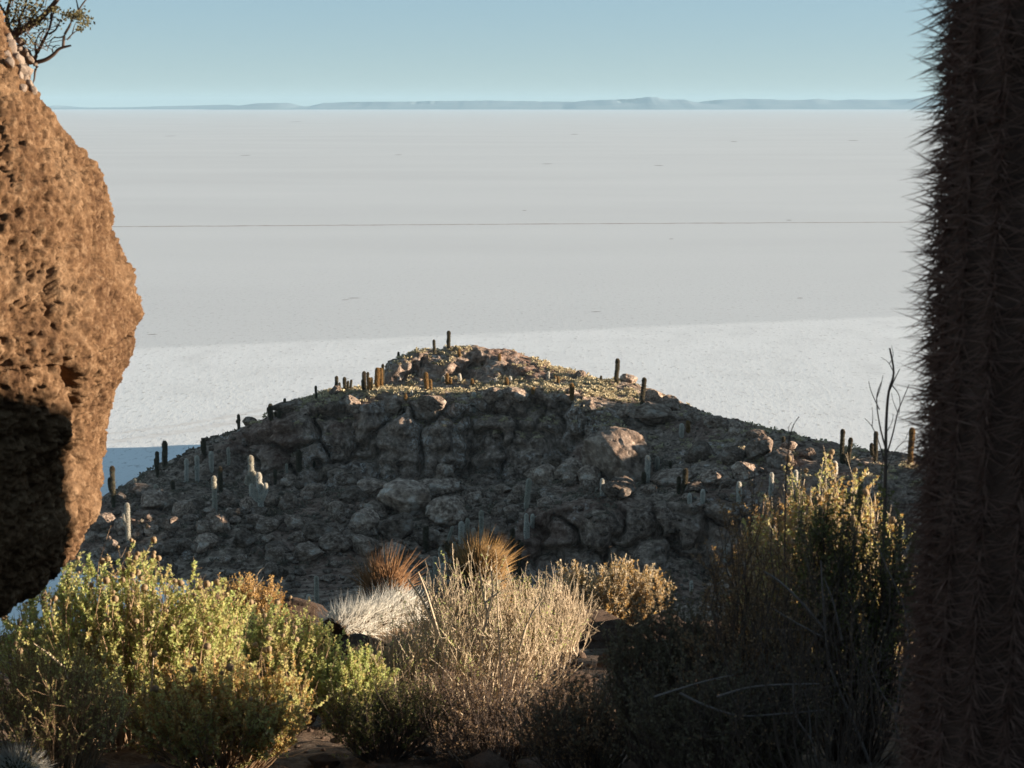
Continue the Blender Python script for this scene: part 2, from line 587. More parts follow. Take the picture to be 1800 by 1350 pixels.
ctrl = [P(*q) for q in (
    # skyline from the left foot over the left shoulder
    (185, 880, 226), (210, 878, 229), (240, 868, 234), (291, 850, 240), (318, 843, 243), (332, 822, 248), (360, 782, 253), (415, 756, 255), (480, 742, 256),
    (500, 713, 258), (555, 701, 259), (590, 689, 261), (640, 684, 264), (675, 681, 267),
    # top of the summit block and the long back of the ridge
    (700, 631, 272), (740, 616, 274), (765, 621, 275), (790, 612, 275.5), (830, 609, 277), (900, 615, 278), (960, 641, 276), (1010, 653, 274), (1030, 666, 271),
    (1060, 671, 267), (1095, 669, 265), (1130, 681, 262), (1165, 693, 259), (1200, 729, 247), (1260, 743, 237), (1330, 763, 226), (1380, 791, 221), (1440, 801, 218),
    (1480, 813, 213), (1600, 813, 208), (1750, 808, 205),
    # foot and front edge of the summit block
    (690, 681, 267), (730, 677, 267), (760, 673, 268), (830, 669, 269), (900, 669, 269), (960, 669, 268), (1010, 673, 266),
    (703, 642, 269.5), (740, 624, 270.5), (770, 640, 270.5), (800, 631, 271), (860, 635, 271), (920, 646, 270.5), (980, 659, 269),
    # front edge of the plateau
    (430, 760, 248), (500, 737, 246), (560, 714, 246), (640, 709, 245), (700, 713, 244), (770, 713, 244), (830, 722, 244), (900, 713, 244), (960, 704, 244), (1010, 702, 244),
    (1060, 723, 243), (1130, 723, 243), (1190, 746, 240),
    (560, 706, 252), (700, 700, 253), (830, 700, 254), (960, 690, 255), (1060, 700, 252), (1130, 705, 251),
    # foot of the main cliff
    (340, 838, 244), (375, 838, 244), (400, 846, 243), (430, 856, 241.5), (500, 850, 241.5), (560, 842, 241.8), (640, 832, 242), (700, 828, 241.5), (770, 830, 241.5), (830, 830, 241.5), (900, 826, 241.5), (960, 802, 241.5),
    (1010, 785, 240), (1060, 778, 239), (1150, 775, 237), (1210, 778, 235),
    # blocky slope below it
    (340, 860, 231), (380, 905, 221), (450, 885, 226), (560, 870, 231), (640, 870, 230), (750, 870, 230), (850, 870, 229),
    (300, 900, 222), (230, 900, 221), (200, 930, 214), (300, 940, 212), (400, 940, 212), (500, 930, 215), (620, 930, 215), (740, 930, 216), (840, 930, 216),
    (160, 960, 209), (150, 985, 206.5), (250, 990, 206), (400, 1000, 203.5), (550, 1000, 203.5), (700, 1000, 203.5), (830, 1000, 204),
    (500, 1035, 196.5), (650, 1040, 195.5), (800, 1040, 196),
    # gully and the hollow behind the right ledge
    (880, 980, 207), (890, 930, 214), (930, 895, 218), (950, 870, 223), (1000, 850, 226), (1060, 862, 221), (1060, 830, 228), (1130, 850, 221), (1160, 822, 227),
    (1200, 866, 212), (1250, 870, 209), (1250, 805, 224), (1290, 790, 222), (1350, 830, 213), (1430, 832, 208), (1300, 884, 203),
    # the right ledge: its lip, its tread and its foot
    (925, 912, 205), (960, 902, 204), (1000, 893, 204), (1050, 891, 204), (1100, 889, 203.5), (1160, 885, 203), (1240, 885, 202), (1320, 885, 201), (1420, 880, 199), (1540, 872, 197),
    (1000, 886, 208), (1050, 880, 209), (1150, 880, 208),
    (912, 1008, 201.5), (960, 1025, 200.5), (1000, 1030, 200), (1100, 1033, 199.5), (1240, 1035, 198), (1400, 1035, 195), (1540, 1035, 192),
)]
for q in ctrl:
    if q[0] > -42:
        q[2] = max(q[2], 0.7)
ctrl += [(-47, 202, -0.35), (-44.5, 203.5, 0.0), (-38, 196, 0.3), (-33, 190, 0.6), (-20, 186, 0.9), (0, 184, 1.2), (20, 182, 1.8), (-20, 195, 0.8), (0, 193, 1.0), (20, 191, 1.5), (35, 190, 2.5), (40, 180, 3), (60, 176, 9),
         (-52, 201, -0.8), (-60, 205, -1.2), (-64, 222, -1.2), (-66, 236, -1.2), (-66, 252, -1.2), (-63, 266, -1.5), (-50, 280, -1.5), (-42, 266, 1.0), (-34, 274, 0), (-28, 282, -1.5),
         (-8, 294, -1.5), (5, 296, -1.5), (20, 294, -1.5), (35, 284, -1.5), (50, 272, -1.5), (-20, 292, -1.5), (-10, 302, -2), (10, 304, -2), (62, 268, -1.5), (75, 250, -1.5), (90, 235, -1.5), (-5, 285, 4), (10, 284, 4), (30, 272, 7), (45, 256, 5),
         (62, 235, 6), (75, 222, 8), (72, 205, 13), (86, 205, 18), (90, 195, 22), (100, 185, 28), (100, 170, 34), (80, 180, 20), (95, 200, 18.5), (95, 207, 18.8), (95, 213, 19), (95, 224, 20), (95, 231, 21), (95, 238, 22.5), (95, 244, 23.3), (95, 250, 23.2), (95, 258, 22), (95, 268, 10), (95, 282, -1.5), (108, 207, 19), (108, 225, 20), (108, 245, 24), (108, 258, 22), (108, 270, 8), (108, 285, -1),  # far right points: unseen ridge, its skyline shaped to shade the front slopes
         (8, 197, 1.2), (14, 196, 1.3), (22, 195, 1.6), (30, 193, 2), (5, 188, 1.2), (15, 187, 1.4)]
hill_rbf = rbf(ctrl)
HX0, HX1, HY0, HY1, HS = -72.0, 108.0, 178.0, 312.0, 0.5
cgx, cgy = np.meshgrid(np.arange(HX0 - 2, HX1 + 2, HS), np.arange(HY0 - 2, HY1 + 2, HS))
HG = hill_rbf(cgx, cgy)
def hill_base(x, y):
    return bilinear(HG, HX0 - 2, HY0 - 2, HS, x, y)

def hill_rough(x, y):
    """plan-view lumps and embayments laid over the controlled shape"""
    p = np.c_[x.ravel(), y.ravel(), np.zeros(x.size)]
    wx = 2.6 * fbm(p * 0.13, 3, 5)
    wy = 2.2 * fbm(p * 0.15 + 9, 3, 8)
    z = hill_base(x + wx.reshape(x.shape) * 0.5, y + wy.reshape(x.shape) * 0.55)
    return z

xc = np.arange(HX0, 70.0, 0.36)
xc = np.r_[xc, np.arange(70.0, HX1, 1.5)]
yf = np.arange(HY0, HY1, 0.1)
X2, Y2 = np.meshgrid(xc, yf, indexing='ij')
Z2 = hill_rough(X2, Y2)
# rows spaced evenly along the slope so that cliffs get as many as flats
NR = 540
seg = np.sqrt(0.1 ** 2 + np.diff(Z2, axis=1) ** 2)
wgt = np.where(Y2[:, 1:] > 284, 0.2, 1.0)
arc = np.concatenate([np.zeros((len(xc), 1)), np.cumsum(seg * wgt, axis=1)], axis=1)
# share one spacing between neighbouring columns so that the mesh does not twist
ker = np.hanning(41)
ker /= ker.sum()
arc_n = arc / arc[:, -1:]
arc_s = np.stack([np.convolve(np.pad(arc_n[:, j], 20, mode='edge'), ker, mode='valid') for j in range(arc_n.shape[1])], 1)
arc_s = np.maximum.accumulate(arc_s, axis=1)
tt = np.linspace(0, 1, NR)
Yr = np.stack([np.interp(tt, arc_s[i] / arc_s[i, -1], yf) for i in range(len(xc))])
Xr = np.repeat(xc[:, None], NR, axis=1)
Zr = hill_rough(Xr, Yr)
hv = np.stack([Xr.ravel(), Yr.ravel(), Zr.ravel()], 1)
hf = grid_faces(len(xc), NR)[:, ::-1]
hn = normals_of(hv, hf)
hn[hn[:, 2] < 0] *= -1
steep = smooth(0.92, 0.6, hn[:, 2])
q = hv.copy()
q[:, 2] *= 0.75
f1, f2 = worley(q * 0.30 + 0.25 * np.c_[fbm(q * .4, 2, 3), fbm(q * .4, 2, 4), fbm(q * .4, 2, 6)], 3)
lump = 0.62 - f1                                  # rounded bulges with creases between them
f1b, f2b = worley(q * 0.85, 7)
lump2 = 0.6 - f1b
flute = fbm(np.c_[hv[:, 0] * 0.55, hv[:, 1] * 0.55, hv[:, 2] * 0.09], 4, 21)
small = fbm(q * 1.5, 4, 31)
chip = 1 - 2 * np.abs(fbm(q * 2.6, 4, 33, 0.65))
amp = smooth(0.0, 2.5, hv[:, 2])
ledge = np.abs(((hv[:, 2] + 1.2 * fbm(hv * 0.12, 3, 71)) * 0.42) % 1.0 - 0.5) * 4 - 1.0     # beds that stand out
lowslope = np.maximum(smooth(10.5, 7.0, hv[:, 2]), smooth(14, 20, hv[:, 0]) * smooth(252, 240, hv[:, 1])) * smooth(0.9995, 0.99, hn[:, 2])
f1c, f2c = worley(q * 0.17 + 0.3 * np.c_[fbm(q * .3, 2, 13), fbm(q * .3, 2, 14), fbm(q * .3, 2, 16)], 13)
cleft = smooth(0.16, 0.0, f2c - f1c)               # deep joints between the big blocks
disp = amp * (steep * (2.6 * (0.55 - f1c) * 1.3 + 1.5 * lump + 1.0 * flute - 2.2 * cleft) + 0.8 * lump2 * (0.35 + 0.65 * steep) + 0.6 * small + 0.3 * chip + 0.45 * steep * ledge + (1 - steep) * (0.4 + 1.5 * lowslope) * (lump + 0.1))
flat_dir = hn.copy()
flat_dir[:, 2] *= 0.55
hv = hv + flat_dir * disp[:, None]
hv[:, 2] -= 3.5 * smooth(183, 178.3, hv[:, 1])        # dips under the near hillside

M = Mat('hill_rock', rough=0.95, spec=0.1)
nz = M.normal_z()
n1 = M.noise(0.22, 7, 0.65)
n2 = M.noise(1.3, 7, 0.7)
streak = M.noise(0.8, 5, 0.6, stretch=(1.0, 1.0, 0.16))
c = M.ramp(n1, [(0.38, (0.15, 0.11, 0.088)), (0.5, (0.37, 0.285, 0.232)), (0.62, (0.60, 0.49, 0.41))])
c = M.mix(0.55, c, M.ramp(n2, [(0.40, (0.055, 0.04, 0.033)), (0.52, (0.35, 0.275, 0.225)), (0.63, (0.78, 0.68, 0.59))]))
c = M.mix(M.math('MULTIPLY', M.step(streak, 0.52, 0.68), 0.55), c, (0.10, 0.08, 0.07))
crust = M.math('MULTIPLY', M.step(M.noise(0.11, 4, 0.6, dist=0.6), 0.50, 0.60), M.step(M.noise(1.7, 6, 0.72), 0.50, 0.60))
c = M.mix(M.math('MULTIPLY', crust, 0.8), c, (0.78, 0.78, 0.76))
soil = M.ramp(M.noise(0.9, 6, 0.7), [(0.4, (0.14, 0.105, 0.08)), (0.52, (0.33, 0.26, 0.205)), (0.63, (0.60, 0.50, 0.41))])
c = M.mix(M.step(nz, 0.80, 0.95), c, soil)
red = M.math('MULTIPLY', M.step(M.noise(0.06, 3, 0.5), 0.5, 0.6), 0.35)
c = M.mix(red, c, (0.24, 0.13, 0.10))
c = M.mix(1.0, c, (1.06, 0.965, 0.89), 'MULTIPLY')
M.color(c)
M.bump(M.math('ADD', M.math('MULTIPLY', n2, 0.7), M.noise(5.0, 5, 0.7)), 1.0, 0.6)
hill_mat = M.m
hill_me = mesh_np('hill', hv, hf, False)
hill = structure(obj('hill', hill_me, hill_mat))
hill_bvh = BVHTree.FromPolygons([Vector(v) for v in hv], hf.tolist())

def hill_hit(px, py):
    """where the sight line through a pixel meets the hill; slides down until it does"""
    for k in range(60):
        h = hill_bvh.ray_cast(Vector((0, 0, CAM_Z)), ray(px, py + k))
        if h[0] is not None and h[3] < 330 and h[1].z > 0.05:
            return h[0]
    return None

def hill_drop(x, y):
    h = hill_bvh.ray_cast(Vector((x, y, 80)), Vector((0, 0, -1)))
    return h[0] if h[0] is not None else None

# ------------------------------------------------------------------ the near hillside the viewer stands on
# fine ground close to the viewer, with the rocky lip where it breaks off
gc = [P(*q) for q in (
    (900, 1350, 7.4), (600, 1350, 7.5), (300, 1350, 7.4), (60, 1350, 7.2), (1200, 1350, 6.2), (1500, 1350, 5.0), (1800, 1350, 4.6),
    (900, 1250, 9.3), (600, 1250, 9.3), (300, 1250, 9.2), (60, 1260, 9), (1200, 1250, 8.4), (1500, 1240, 7.6),
    (560, 1140, 11.6), (760, 1130, 12.0), (950, 1140, 12), (1100, 1150, 12), (300, 1150, 11.8), (60, 1160, 11.6), (1300, 1150, 11.6),
    (430, 1100, 13.0), (560, 1092, 13.4), (700, 1096, 13.6), (850, 1100, 13.8), (1000, 1112, 13.8), (1120, 1112, 13.6), (1250, 1110, 13.4), (250, 1110, 13), (60, 1120, 12.8), (1500, 1090, 13))]
gc += [(x, 16.5, CAM_Z - 7.2) for x in (-14, -8, -4, 0, 4, 8)] + [(x, 20.0, CAM_Z - 11.5) for x in (-16, -8, 0, 8, 16)] + [(x, 26.0, CAM_Z - 17.0) for x in (-18, -8, 0, 8, 18)]
gc += [(0, 0, CAM_Z - 1.62), (0, -4, CAM_Z - 0.9), (-6, -4, CAM_Z - 1.4), (0, 3, CAM_Z - 2.05), (-2.5, 5.5, CAM_Z - 2.45), (-5, 7, CAM_Z - 2.9), (-5, 3, CAM_Z - 2.2), (1.2, 3.6, CAM_Z - 2.12), (2.4, 4.6, CAM_Z - 1.9),
       (4.2, 4.0, CAM_Z - 0.9), (4.5, 6.8, CAM_Z - 2.0), (7, 6.6, CAM_Z - 1.4), (7, 8.2, CAM_Z - 3.2), (7, 9.5, CAM_Z - 4.2), (6.5, 5, CAM_Z - 0.2), (9, 4, CAM_Z - 0.4), (9.5, 9, CAM_Z - 4.0), (5.5, 11, CAM_Z - 4.9), (14, 8, CAM_Z - 4.0), (14, 0, CAM_Z + 0.2), (6, -3, CAM_Z + 0.3), (-9, 10, CAM_Z - 4.2), (-14, 9, CAM_Z - 5)]
near_rbf = rbf(gc)
gx, gy = np.meshgrid(np.linspace(-15, 15, 220), np.linspace(-4, 25, 210))
gz = near_rbf(gx, gy)
p = np.c_[gx.ravel(), gy.ravel(), gx.ravel() * 0]
f1, f2 = worley(p * 1.1, 41)
rug = 0.10 * fbm(p * 1.3, 4, 42) + 0.10 * (0.6 - f1) + 0.03 * fbm(p * 6, 3, 43)
gv = np.c_[gx.ravel(), gy.ravel(), gz.ravel() + rug]
gfc = grid_faces(210, 220)
M = Mat('slope_soil', rough=0.95, spec=0.1)
n1 = M.noise(1.4, 7, 0.65)
n2 = M.noise(14.0, 6, 0.7)
c = M.ramp(n1, [(0.38, (0.07, 0.043, 0.028)), (0.5, (0.12, 0.078, 0.05)), (0.62, (0.20, 0.14, 0.095))])
c = M.mix(0.5, c, M.ramp(n2, [(0.4, (0.05, 0.03, 0.02)), (0.53, (0.14, 0.095, 0.065)), (0.64, (0.26, 0.2, 0.15))]))
M.color(c)
M.bump(M.math('ADD', n2, M.math('MULTIPLY', M.voronoi(9.0), 0.6)), 0.8, 0.05)
soil_mat = M.m
ground = structure(obj('ground', mesh_np('ground', gv, gfc, True), soil_mat))
ground_bvh = BVHTree.FromPolygons([Vector(v) for v in gv], gfc.tolist())
def ground_z(x, y):
    h = ground_bvh.ray_cast(Vector((x, y, 90)), Vector((0, 0, -1)))
    return h[0].z if h[0] is not None else float(near_rbf(np.array([x]), np.array([y]))[0])

# unseen rock added right of the viewer to shade the boulder and right-hand bushes
ox = np.linspace(-1, 1, 90)
oa = np.linspace(0, 2 * math.pi, 140, endpoint=False)
ov, orow = [], np.linspace(0.0, 1.0, 70)
for f in orow:
    rr = np.sqrt(np.clip(1 - (f * 0.98) ** 3.2, 0.001, 1))
    ov.append(np.c_[6.1 + 1.7 * rr * np.cos(oa), 4.2 + 2.55 * rr * np.sign(np.sin(oa)) * np.abs(np.sin(oa)) ** 0.75, np.full(140, CAM_Z - 3.0 + 3.76 * f)])
ov = np.concatenate(ov)
of = grid_faces(70, 140, True)
on_ = normals_of(ov, of)
f1, f2 = worley(ov * 1.1, 47)
ov = ov + on_ * (0.45 * (0.55 - f1) + 0.25 * fbm(ov * 1.5, 4, 48))[:, None]
shade_rock_v, shade_rock_f = ov, of

# the rest of the hillside: falls to the bay in front, climbs to the right, goes on behind
mc = [(0, 25, 41), (-20, 20, 40), (20, 22, 44), (-18, 0, 54), (0, -6, 59), (-30, -20, 52), (0, -40, 62), (30, -30, 62), (60, -40, 62), (18, 3, 55.5), (30, 10, 51), (45, 40, 44), (60, 20, 52), (90, 10, 54), (70, 60, 44), (90, 90, 42), (110, 60, 48),
      (0, 60, 20), (0, 95, 4), (-30, 60, 8), (-30, 85, -2), (0, 140, 2), (-10, 170, 1.5), (20, 180, 2.5), (30, 60, 33), (30, 100, 12), (25, 130, 5), (50, 100, 32), (45, 140, 10), (62, 140, 26), (80, 130, 42), (60, 170, 9.5), (80, 170, 22), (100, 150, 40), (105, 180, 30), (125, 120, 45), (140, 160, 30), (140, 60, 48), (140, 0, 54),
      (-45, 20, 22), (-60, 0, 12), (-60, -40, 14), (-75, 10, -2), (-45, 60, -2), (-80, -40, -3), (0, 120, 3), (-30, 130, -2), (130, 200, 5), (40, 165, 1.5), (25, 160, 3), (50, 185, 4), (0, 178, 1.2), (20, 178, 2.0), (40, 176, 3.2), (60, 174, 9.3), (-20, 180, 0.9), (0, 186, 0.3), (20, 186, 0.8), (40, 186, 2), (0, -90, 50), (60, -90, 60), (-60, -90, 10), (140, -90, 50), (-90, -90, -3), (80, 200, 14)]
side_rbf = rbf(mc)
gx, gy = np.meshgrid(np.linspace(-92, 145, 120), np.linspace(-92, 196, 146))
gz = side_rbf(gx, gy)
p = np.c_[gx.ravel(), gy.ravel(), gx.ravel() * 0]
f1, f2 = worley(p * 0.16, 51)
quiet = smooth(178, 150, gy)
gz = gz + quiet * (2.2 * fbm(p * 0.06, 4, 52) + 1.6 * (0.6 - f1)).reshape(gz.shape)
inner = smooth(19, 13, np.abs(gx)) * smooth(29, 22, gy) * smooth(-8, -3, gy)
gz = gz - inner * 5.0
V = np.c_[gx.ravel(), gy.ravel(), gz.ravel()]
structure(obj('hillside', mesh_np('hillside', V, grid_faces(146, 120), True), hill_mat))

obj('shade_rock', mesh_np('shade_rock', shade_rock_v, shade_rock_f, True), soil_mat, ground)

# ------------------------------------------------------------------ air
M = bpy.data.materials.new('air')
M.use_nodes = True
for n in list(M.node_tree.nodes):
    if n.type == 'BSDF_PRINCIPLED':
        M.node_tree.nodes.remove(n)
pv = M.node_tree.nodes.new('ShaderNodeVolumePrincipled')
pv.inputs['Color'].default_value = (0.33, 0.49, 0.61, 1)
pv.inputs['Density'].default_value = 2.6e-5
pv.inputs['Anisotropy'].default_value = 0.0
M.node_tree.links.new(pv.outputs[0], M.node_tree.nodes['Material Output'].inputs['Volume'])
x0, x1, y0, y1, z0, z1 = -46000, 46000, -9500, 38000, -4.0, 260.0
V = np.array([(x, y, z) for z in (z0, z1) for y in (y0, y1) for x in (x0, x1)], float)
haze = obj('haze', mesh_np('haze', V, np.array([(0, 2, 3, 1), (4, 5, 7, 6), (0, 1, 5, 4), (2, 6, 7, 3), (0, 4, 6, 2), (1, 3, 7, 5)])), M)
haze['kind'] = 'stuff'

# ================================================================== THINGS ON THE HILL
# ------------------------------------------------------------------ boulders
M = Mat('boulder_rock', rough=0.95, spec=0.1)
n1 = M.noise(0.9, 7, 0.65)
n2 = M.noise(4.0, 6, 0.7)
c = M.ramp(n1, [(0.38, (0.16, 0.122, 0.10)), (0.5, (0.36, 0.285, 0.238)), (0.62, (0.58, 0.49, 0.42))])
c = M.mix(0.5, c, M.ramp(n2, [(0.4, (0.06, 0.045, 0.037)), (0.53, (0.36, 0.29, 0.245)), (0.64, (0.78, 0.70, 0.62))]))
c = M.mix(M.math('MULTIPLY', M.step(M.noise(0.7, 5, 0.7), 0.55, 0.66), 0.6), c, (0.70, 0.70, 0.68))
M.color(c)
rnd = M.ramp(M.random(), [(0.0, (0.42, 0.37, 0.325)), (0.6, (0.75, 0.66, 0.58)), (1.0, (1.08, 0.96, 0.85))])
M.color(M.mix(1.0, c, rnd, 'MULTIPLY'))
M.bump(M.math('ADD', n2, M.noise(12.0, 4, 0.7)), 0.9, 0.2)
boulder_mat = M.m

def boulder_mesh(name, seed, sub=3, cuts=15):
    """an angular block: a ball cut by many random planes, edges worn, surface rough"""
    V, F = ico(sub)
    V = V.copy()
    rng = np.random.default_rng(seed)
    V *= (1 + 0.25 * fbm(V * 0.9 + seed, 3, seed))[:, None]
    for _ in range(cuts):
        d = rng.normal(size=3)
        d /= np.linalg.norm(d)
        k = rng.uniform(0.55, 0.86)
        h = V @ d
        V = V - np.where(h > k, (h - k) * 0.93, 0)[:, None] * d
    f3, f4 = worley(V * 2.1 + seed * 1.7, seed + 5)
    crack = smooth(0.10, 0.0, f4 - f3)
    r = 1 - 0.10 * crack + 0.05 * (0.55 - f3) + 0.07 * fbm(V * 3.0 + seed, 5, seed, 0.62)
    V = V * (r / np.linalg.norm(V, axis=1).mean())[:, None]
    return mesh_np(name, V, F, False)

big_meshes = [boulder_mesh('boulder', 60 + k, 4) for k in range(8)]
small_meshes = [boulder_mesh('boulder', 80 + k, 3) for k in range(6)]
for m in big_meshes + small_meshes:
    m.materials.append(boulder_mat)

def put_boulder(px, py, w_px, h_ratio, rng, meshes, sink=0.3, name='boulder', parent=hill):
    h = hill_hit(px, py)
    if h is None:
        return None
    s = w_px / FPX * h.y / 2
    o = bpy.data.objects.new(name, meshes[rng.integers(len(meshes))])
    C.objects.link(o)
    o.location = (h.x, h.y + s * 0.25, h.z + s * h_ratio * (1 - 2 * sink) * 0.9)
    o.scale = (s * rng.uniform(0.9, 1.1), s * rng.uniform(0.8, 1.1), s * h_ratio)
    o.rotation_euler = (rng.uniform(-0.25, 0.25), rng.uniform(-0.25, 0.25), rng.uniform(0, 6.28))
    if parent is not None:
        o.parent = parent
    return o

rng = np.random.default_rng(5)
named = (
    (1092, 842, 132, 0.80, 'huge smooth boulder left of the cactus clump on the right shoulder'),
    (1088, 872, 66, 0.55, 'low rounded boulder just below the huge smooth boulder'),
    (712, 902, 92, 0.80, 'large squared boulder under the middle of the cliff'),
    (785, 915, 74, 0.75, 'large boulder beside the squared one under the cliff'),
    (1178, 852, 74, 0.45, 'flat slab boulder behind the pair of dark cacti'),
    (1150, 742, 84, 0.45, 'smooth rounded boulder above and right of the huge boulder'),
)
for px, py, w, hr, lab in named:
    o = put_boulder(px, py, w, hr, rng, big_meshes, 0.22, 'boulder', None)
    if o is not None:
        tag(o, lab, 'boulder', 'named boulders on the hill')
for px, py, w in ((620, 880, 52), (655, 868, 56), (590, 905, 40), (548, 872, 46), (660, 905, 48), (700, 880, 40), (760, 865, 50), (830, 880, 46), (640, 930, 60), (560, 945, 56), (520, 930, 44), (470, 935, 38), (430, 960, 46), (345, 895, 38), (320, 905, 46), (385, 935, 44), (300, 930, 40),
                  (270, 890, 50), (245, 870, 40), (180, 930, 60), (215, 935, 44), (590, 965, 60), (540, 985, 58), (490, 975, 46), (360, 965, 48), (300, 975, 42), (700, 945, 64), (640, 970, 60), (690, 985, 56), (750, 960, 52), (820, 965, 40), (870, 945, 44), (1035, 850, 48), (1000, 838, 50), (985, 815, 44), (960, 850, 46), (940, 840, 44),
                  (1260, 850, 66), (1310, 840, 56), (1230, 810, 48), (1335, 800, 60), (1370, 820, 50), (1290, 812, 46), (900, 905, 40), (960, 890, 36), (455, 905, 34), (405, 890, 36), (505, 895, 40), (575, 840, 44), (610, 850, 40), (505, 850, 36), (330, 812, 26), (322, 820, 22),
                  (345, 815, 30), (440, 745, 30), (505, 722, 36), (522, 714, 26), (590, 694, 24), (1215, 740, 34), (1258, 750, 36), (1292, 762, 32), (1332, 770, 38), (1382, 796, 34), (1422, 804, 30), (1150, 705, 34), (1175, 718, 40), (1105, 672, 30), (1020, 664, 26), (905, 700, 40), (865, 702, 44), (760, 716, 40), (690, 718, 36), (620, 716, 38), (1100, 730, 36), (1035, 722, 30)):
    put_boulder(px, py, w * rng.uniform(0.85, 1.1), rng.uniform(0.6, 0.9), rng, big_meshes, 0.22)
count = 0
while count < 215:
    px, py = rng.uniform(150, 1330), rng.uniform(838, 1030)
    if py < 838 + 0.1 * abs(px - 800) * (px < 500):
        continue
    if 905 < px and py > 880:
        continue
    w = rng.uniform(11, 30) if rng.random() < 0.75 else rng.uniform(28, 46)
    if put_boulder(px, py, w, rng.uniform(0.55, 0.9), rng, small_meshes if w < 26 else big_meshes, 0.28) is not None:
        count += 1

# loose stones, too many and too small to count
V0, F0 = ico(0)
parts = []
tries = 0
rng = np.random.default_rng(6)
pick = rng.integers(0, len(hv), 60000)
ok = (hv[pick, 2] > 0.4) & (hv[pick, 1] < 262) & (hv[pick, 0] < 62) & (hn[pick, 2] > 0.55)
pick = pick[ok][:5200]
for i in pick:
    low = hv[i, 2] < 9
    s = rng.gamma(2.0, 0.11 if low else 0.06) + 0.06
    d = V0 * (1 + 0.22 * rng.normal(size=(len(V0), 1)).clip(-1.3, 1.3)) * (s, s * rng.uniform(0.7, 1.2), s * rng.uniform(0.5, 0.8))
    parts.append((d + hv[i] + (0, 0, s * 0.1), F0))
V, F = join(parts)
o = obj('rubble', mesh_np('rubble', V, F), boulder_mat, hill)
o['kind'] = 'stuff'

# ------------------------------------------------------------------ tufts of dry grass and cushion shrubs
straw_mat = leafy('dry_tuft', [(0.22, 0.18, 0.10), (0.42, 0.34, 0.20), (0.58, 0.48, 0.30), (0.36, 0.285, 0.18)], 0.3, 0.9)
rng = np.random.default_rng(7)
def tufts(idx, s_lo, s_hi, n_leaf):
    k = len(idx)
    s = rng.uniform(s_lo, s_hi, k)
    s *= np.where(rng.random(k) < 0.2, 1.5, 1.0)
    u = rng.normal(size=(k, n_leaf, 3))
    u[..., 2] = np.abs(u[..., 2]) * 0.9 + 0.15
    u /= np.linalg.norm(u, axis=2, keepdims=True)
    base = hv[idx][:, None] + u * s[:, None, None] * rng.uniform(0.15, 0.65, (k, n_leaf, 1)) * (1.25, 1.25, 0.75) - (0, 0, 0.05)
    d = u + rng.normal(size=u.shape) * 0.35
    L = (s[:, None] * rng.uniform(0.35, 0.65, (k, n_leaf))).ravel()
    return leaves(base.reshape(-1, 3), d.reshape(-1, 3), L, L * 0.36, rng)
nzv = normals_of(hv, hf)[:, 2]
pick = rng.integers(0, len(hv), 90000)
upper = pick[(hv[pick, 2] > 10.2) & (nzv[pick] > 0.8) & ((hv[pick, 0] < 18) | (nzv[pick] > 0.93)) & (hv[pick, 0] < 66) & (hv[pick, 0] > -45)]
patch = fbm(hv[upper] * 0.22, 3, 61) > -0.16
keep = (hv[upper, 0] < 20) | (rng.random(len(upper)) < 0.3)
upper = upper[patch & keep][:3600]
low = pick[(hv[pick, 2] > 1.0) & (hv[pick, 2] < 10) & (nzv[pick] > 0.72) & (hv[pick, 0] < 50) & (hv[pick, 1] < 255)]
low = low[(fbm(hv[low] * 0.3, 3, 62) > 0.0)][:1700]
V, F = join([tufts(upper, 0.28, 0.62, 22)])
o = obj('dry_tufts', mesh_np('dry_tufts', V, F), straw_mat)
o['kind'] = 'stuff'
dark_straw = leafy('dark_tuft', [(0.12, 0.095, 0.07), (0.19, 0.155, 0.11), (0.25, 0.205, 0.14)], 0.2, 0.9)
V, F = join([tufts(low, 0.3, 0.7, 18)])
o = obj('slope_shrubs', mesh_np('slope_shrubs', V, F), dark_straw)
o['kind'] = 'stuff'

# ------------------------------------------------------------------ column cacti
M = Mat('cactus_skin', rough=0.7)
M.color(M.ramp(M.noise(2.5, 4, 0.6), [(0.35, (0.045, 0.046, 0.026)), (0.6, (0.075, 0.075, 0.042)), (0.8, (0.12, 0.09, 0.055))]))
skin_mat = M.m
skins = {'dull': skin_mat}
for nm, ca, cb in (('white', (0.24, 0.235, 0.205), (0.36, 0.35, 0.31)), ('grey', (0.21, 0.205, 0.17), (0.33, 0.32, 0.265)), ('gold', (0.13, 0.085, 0.04), (0.22, 0.14, 0.065))):
    M = Mat(nm + '_felted_skin', rough=0.85)
    M.color(M.ramp(M.noise(2.5, 4, 0.6), [(0.35, ca), (0.7, cb)]))
    skins[nm] = M.m
spine_mats = {
    'white': leafy('white_spines', [(0.68, 0.63, 0.55), (0.82, 0.77, 0.68)], 0.45, 2.0),
    'gold': leafy('gold_spines', [(0.30, 0.18, 0.07), (0.42, 0.26, 0.11)], 0.35, 2.0),
    'grey': leafy('grey_spines', [(0.52, 0.47, 0.38), (0.68, 0.62, 0.52)], 0.4, 2.0),
    'dull': leafy('dull_spines', [(0.11, 0.085, 0.055), (0.18, 0.14, 0.09)], 0.3, 2.0),
}
crng = np.random.default_rng(77)

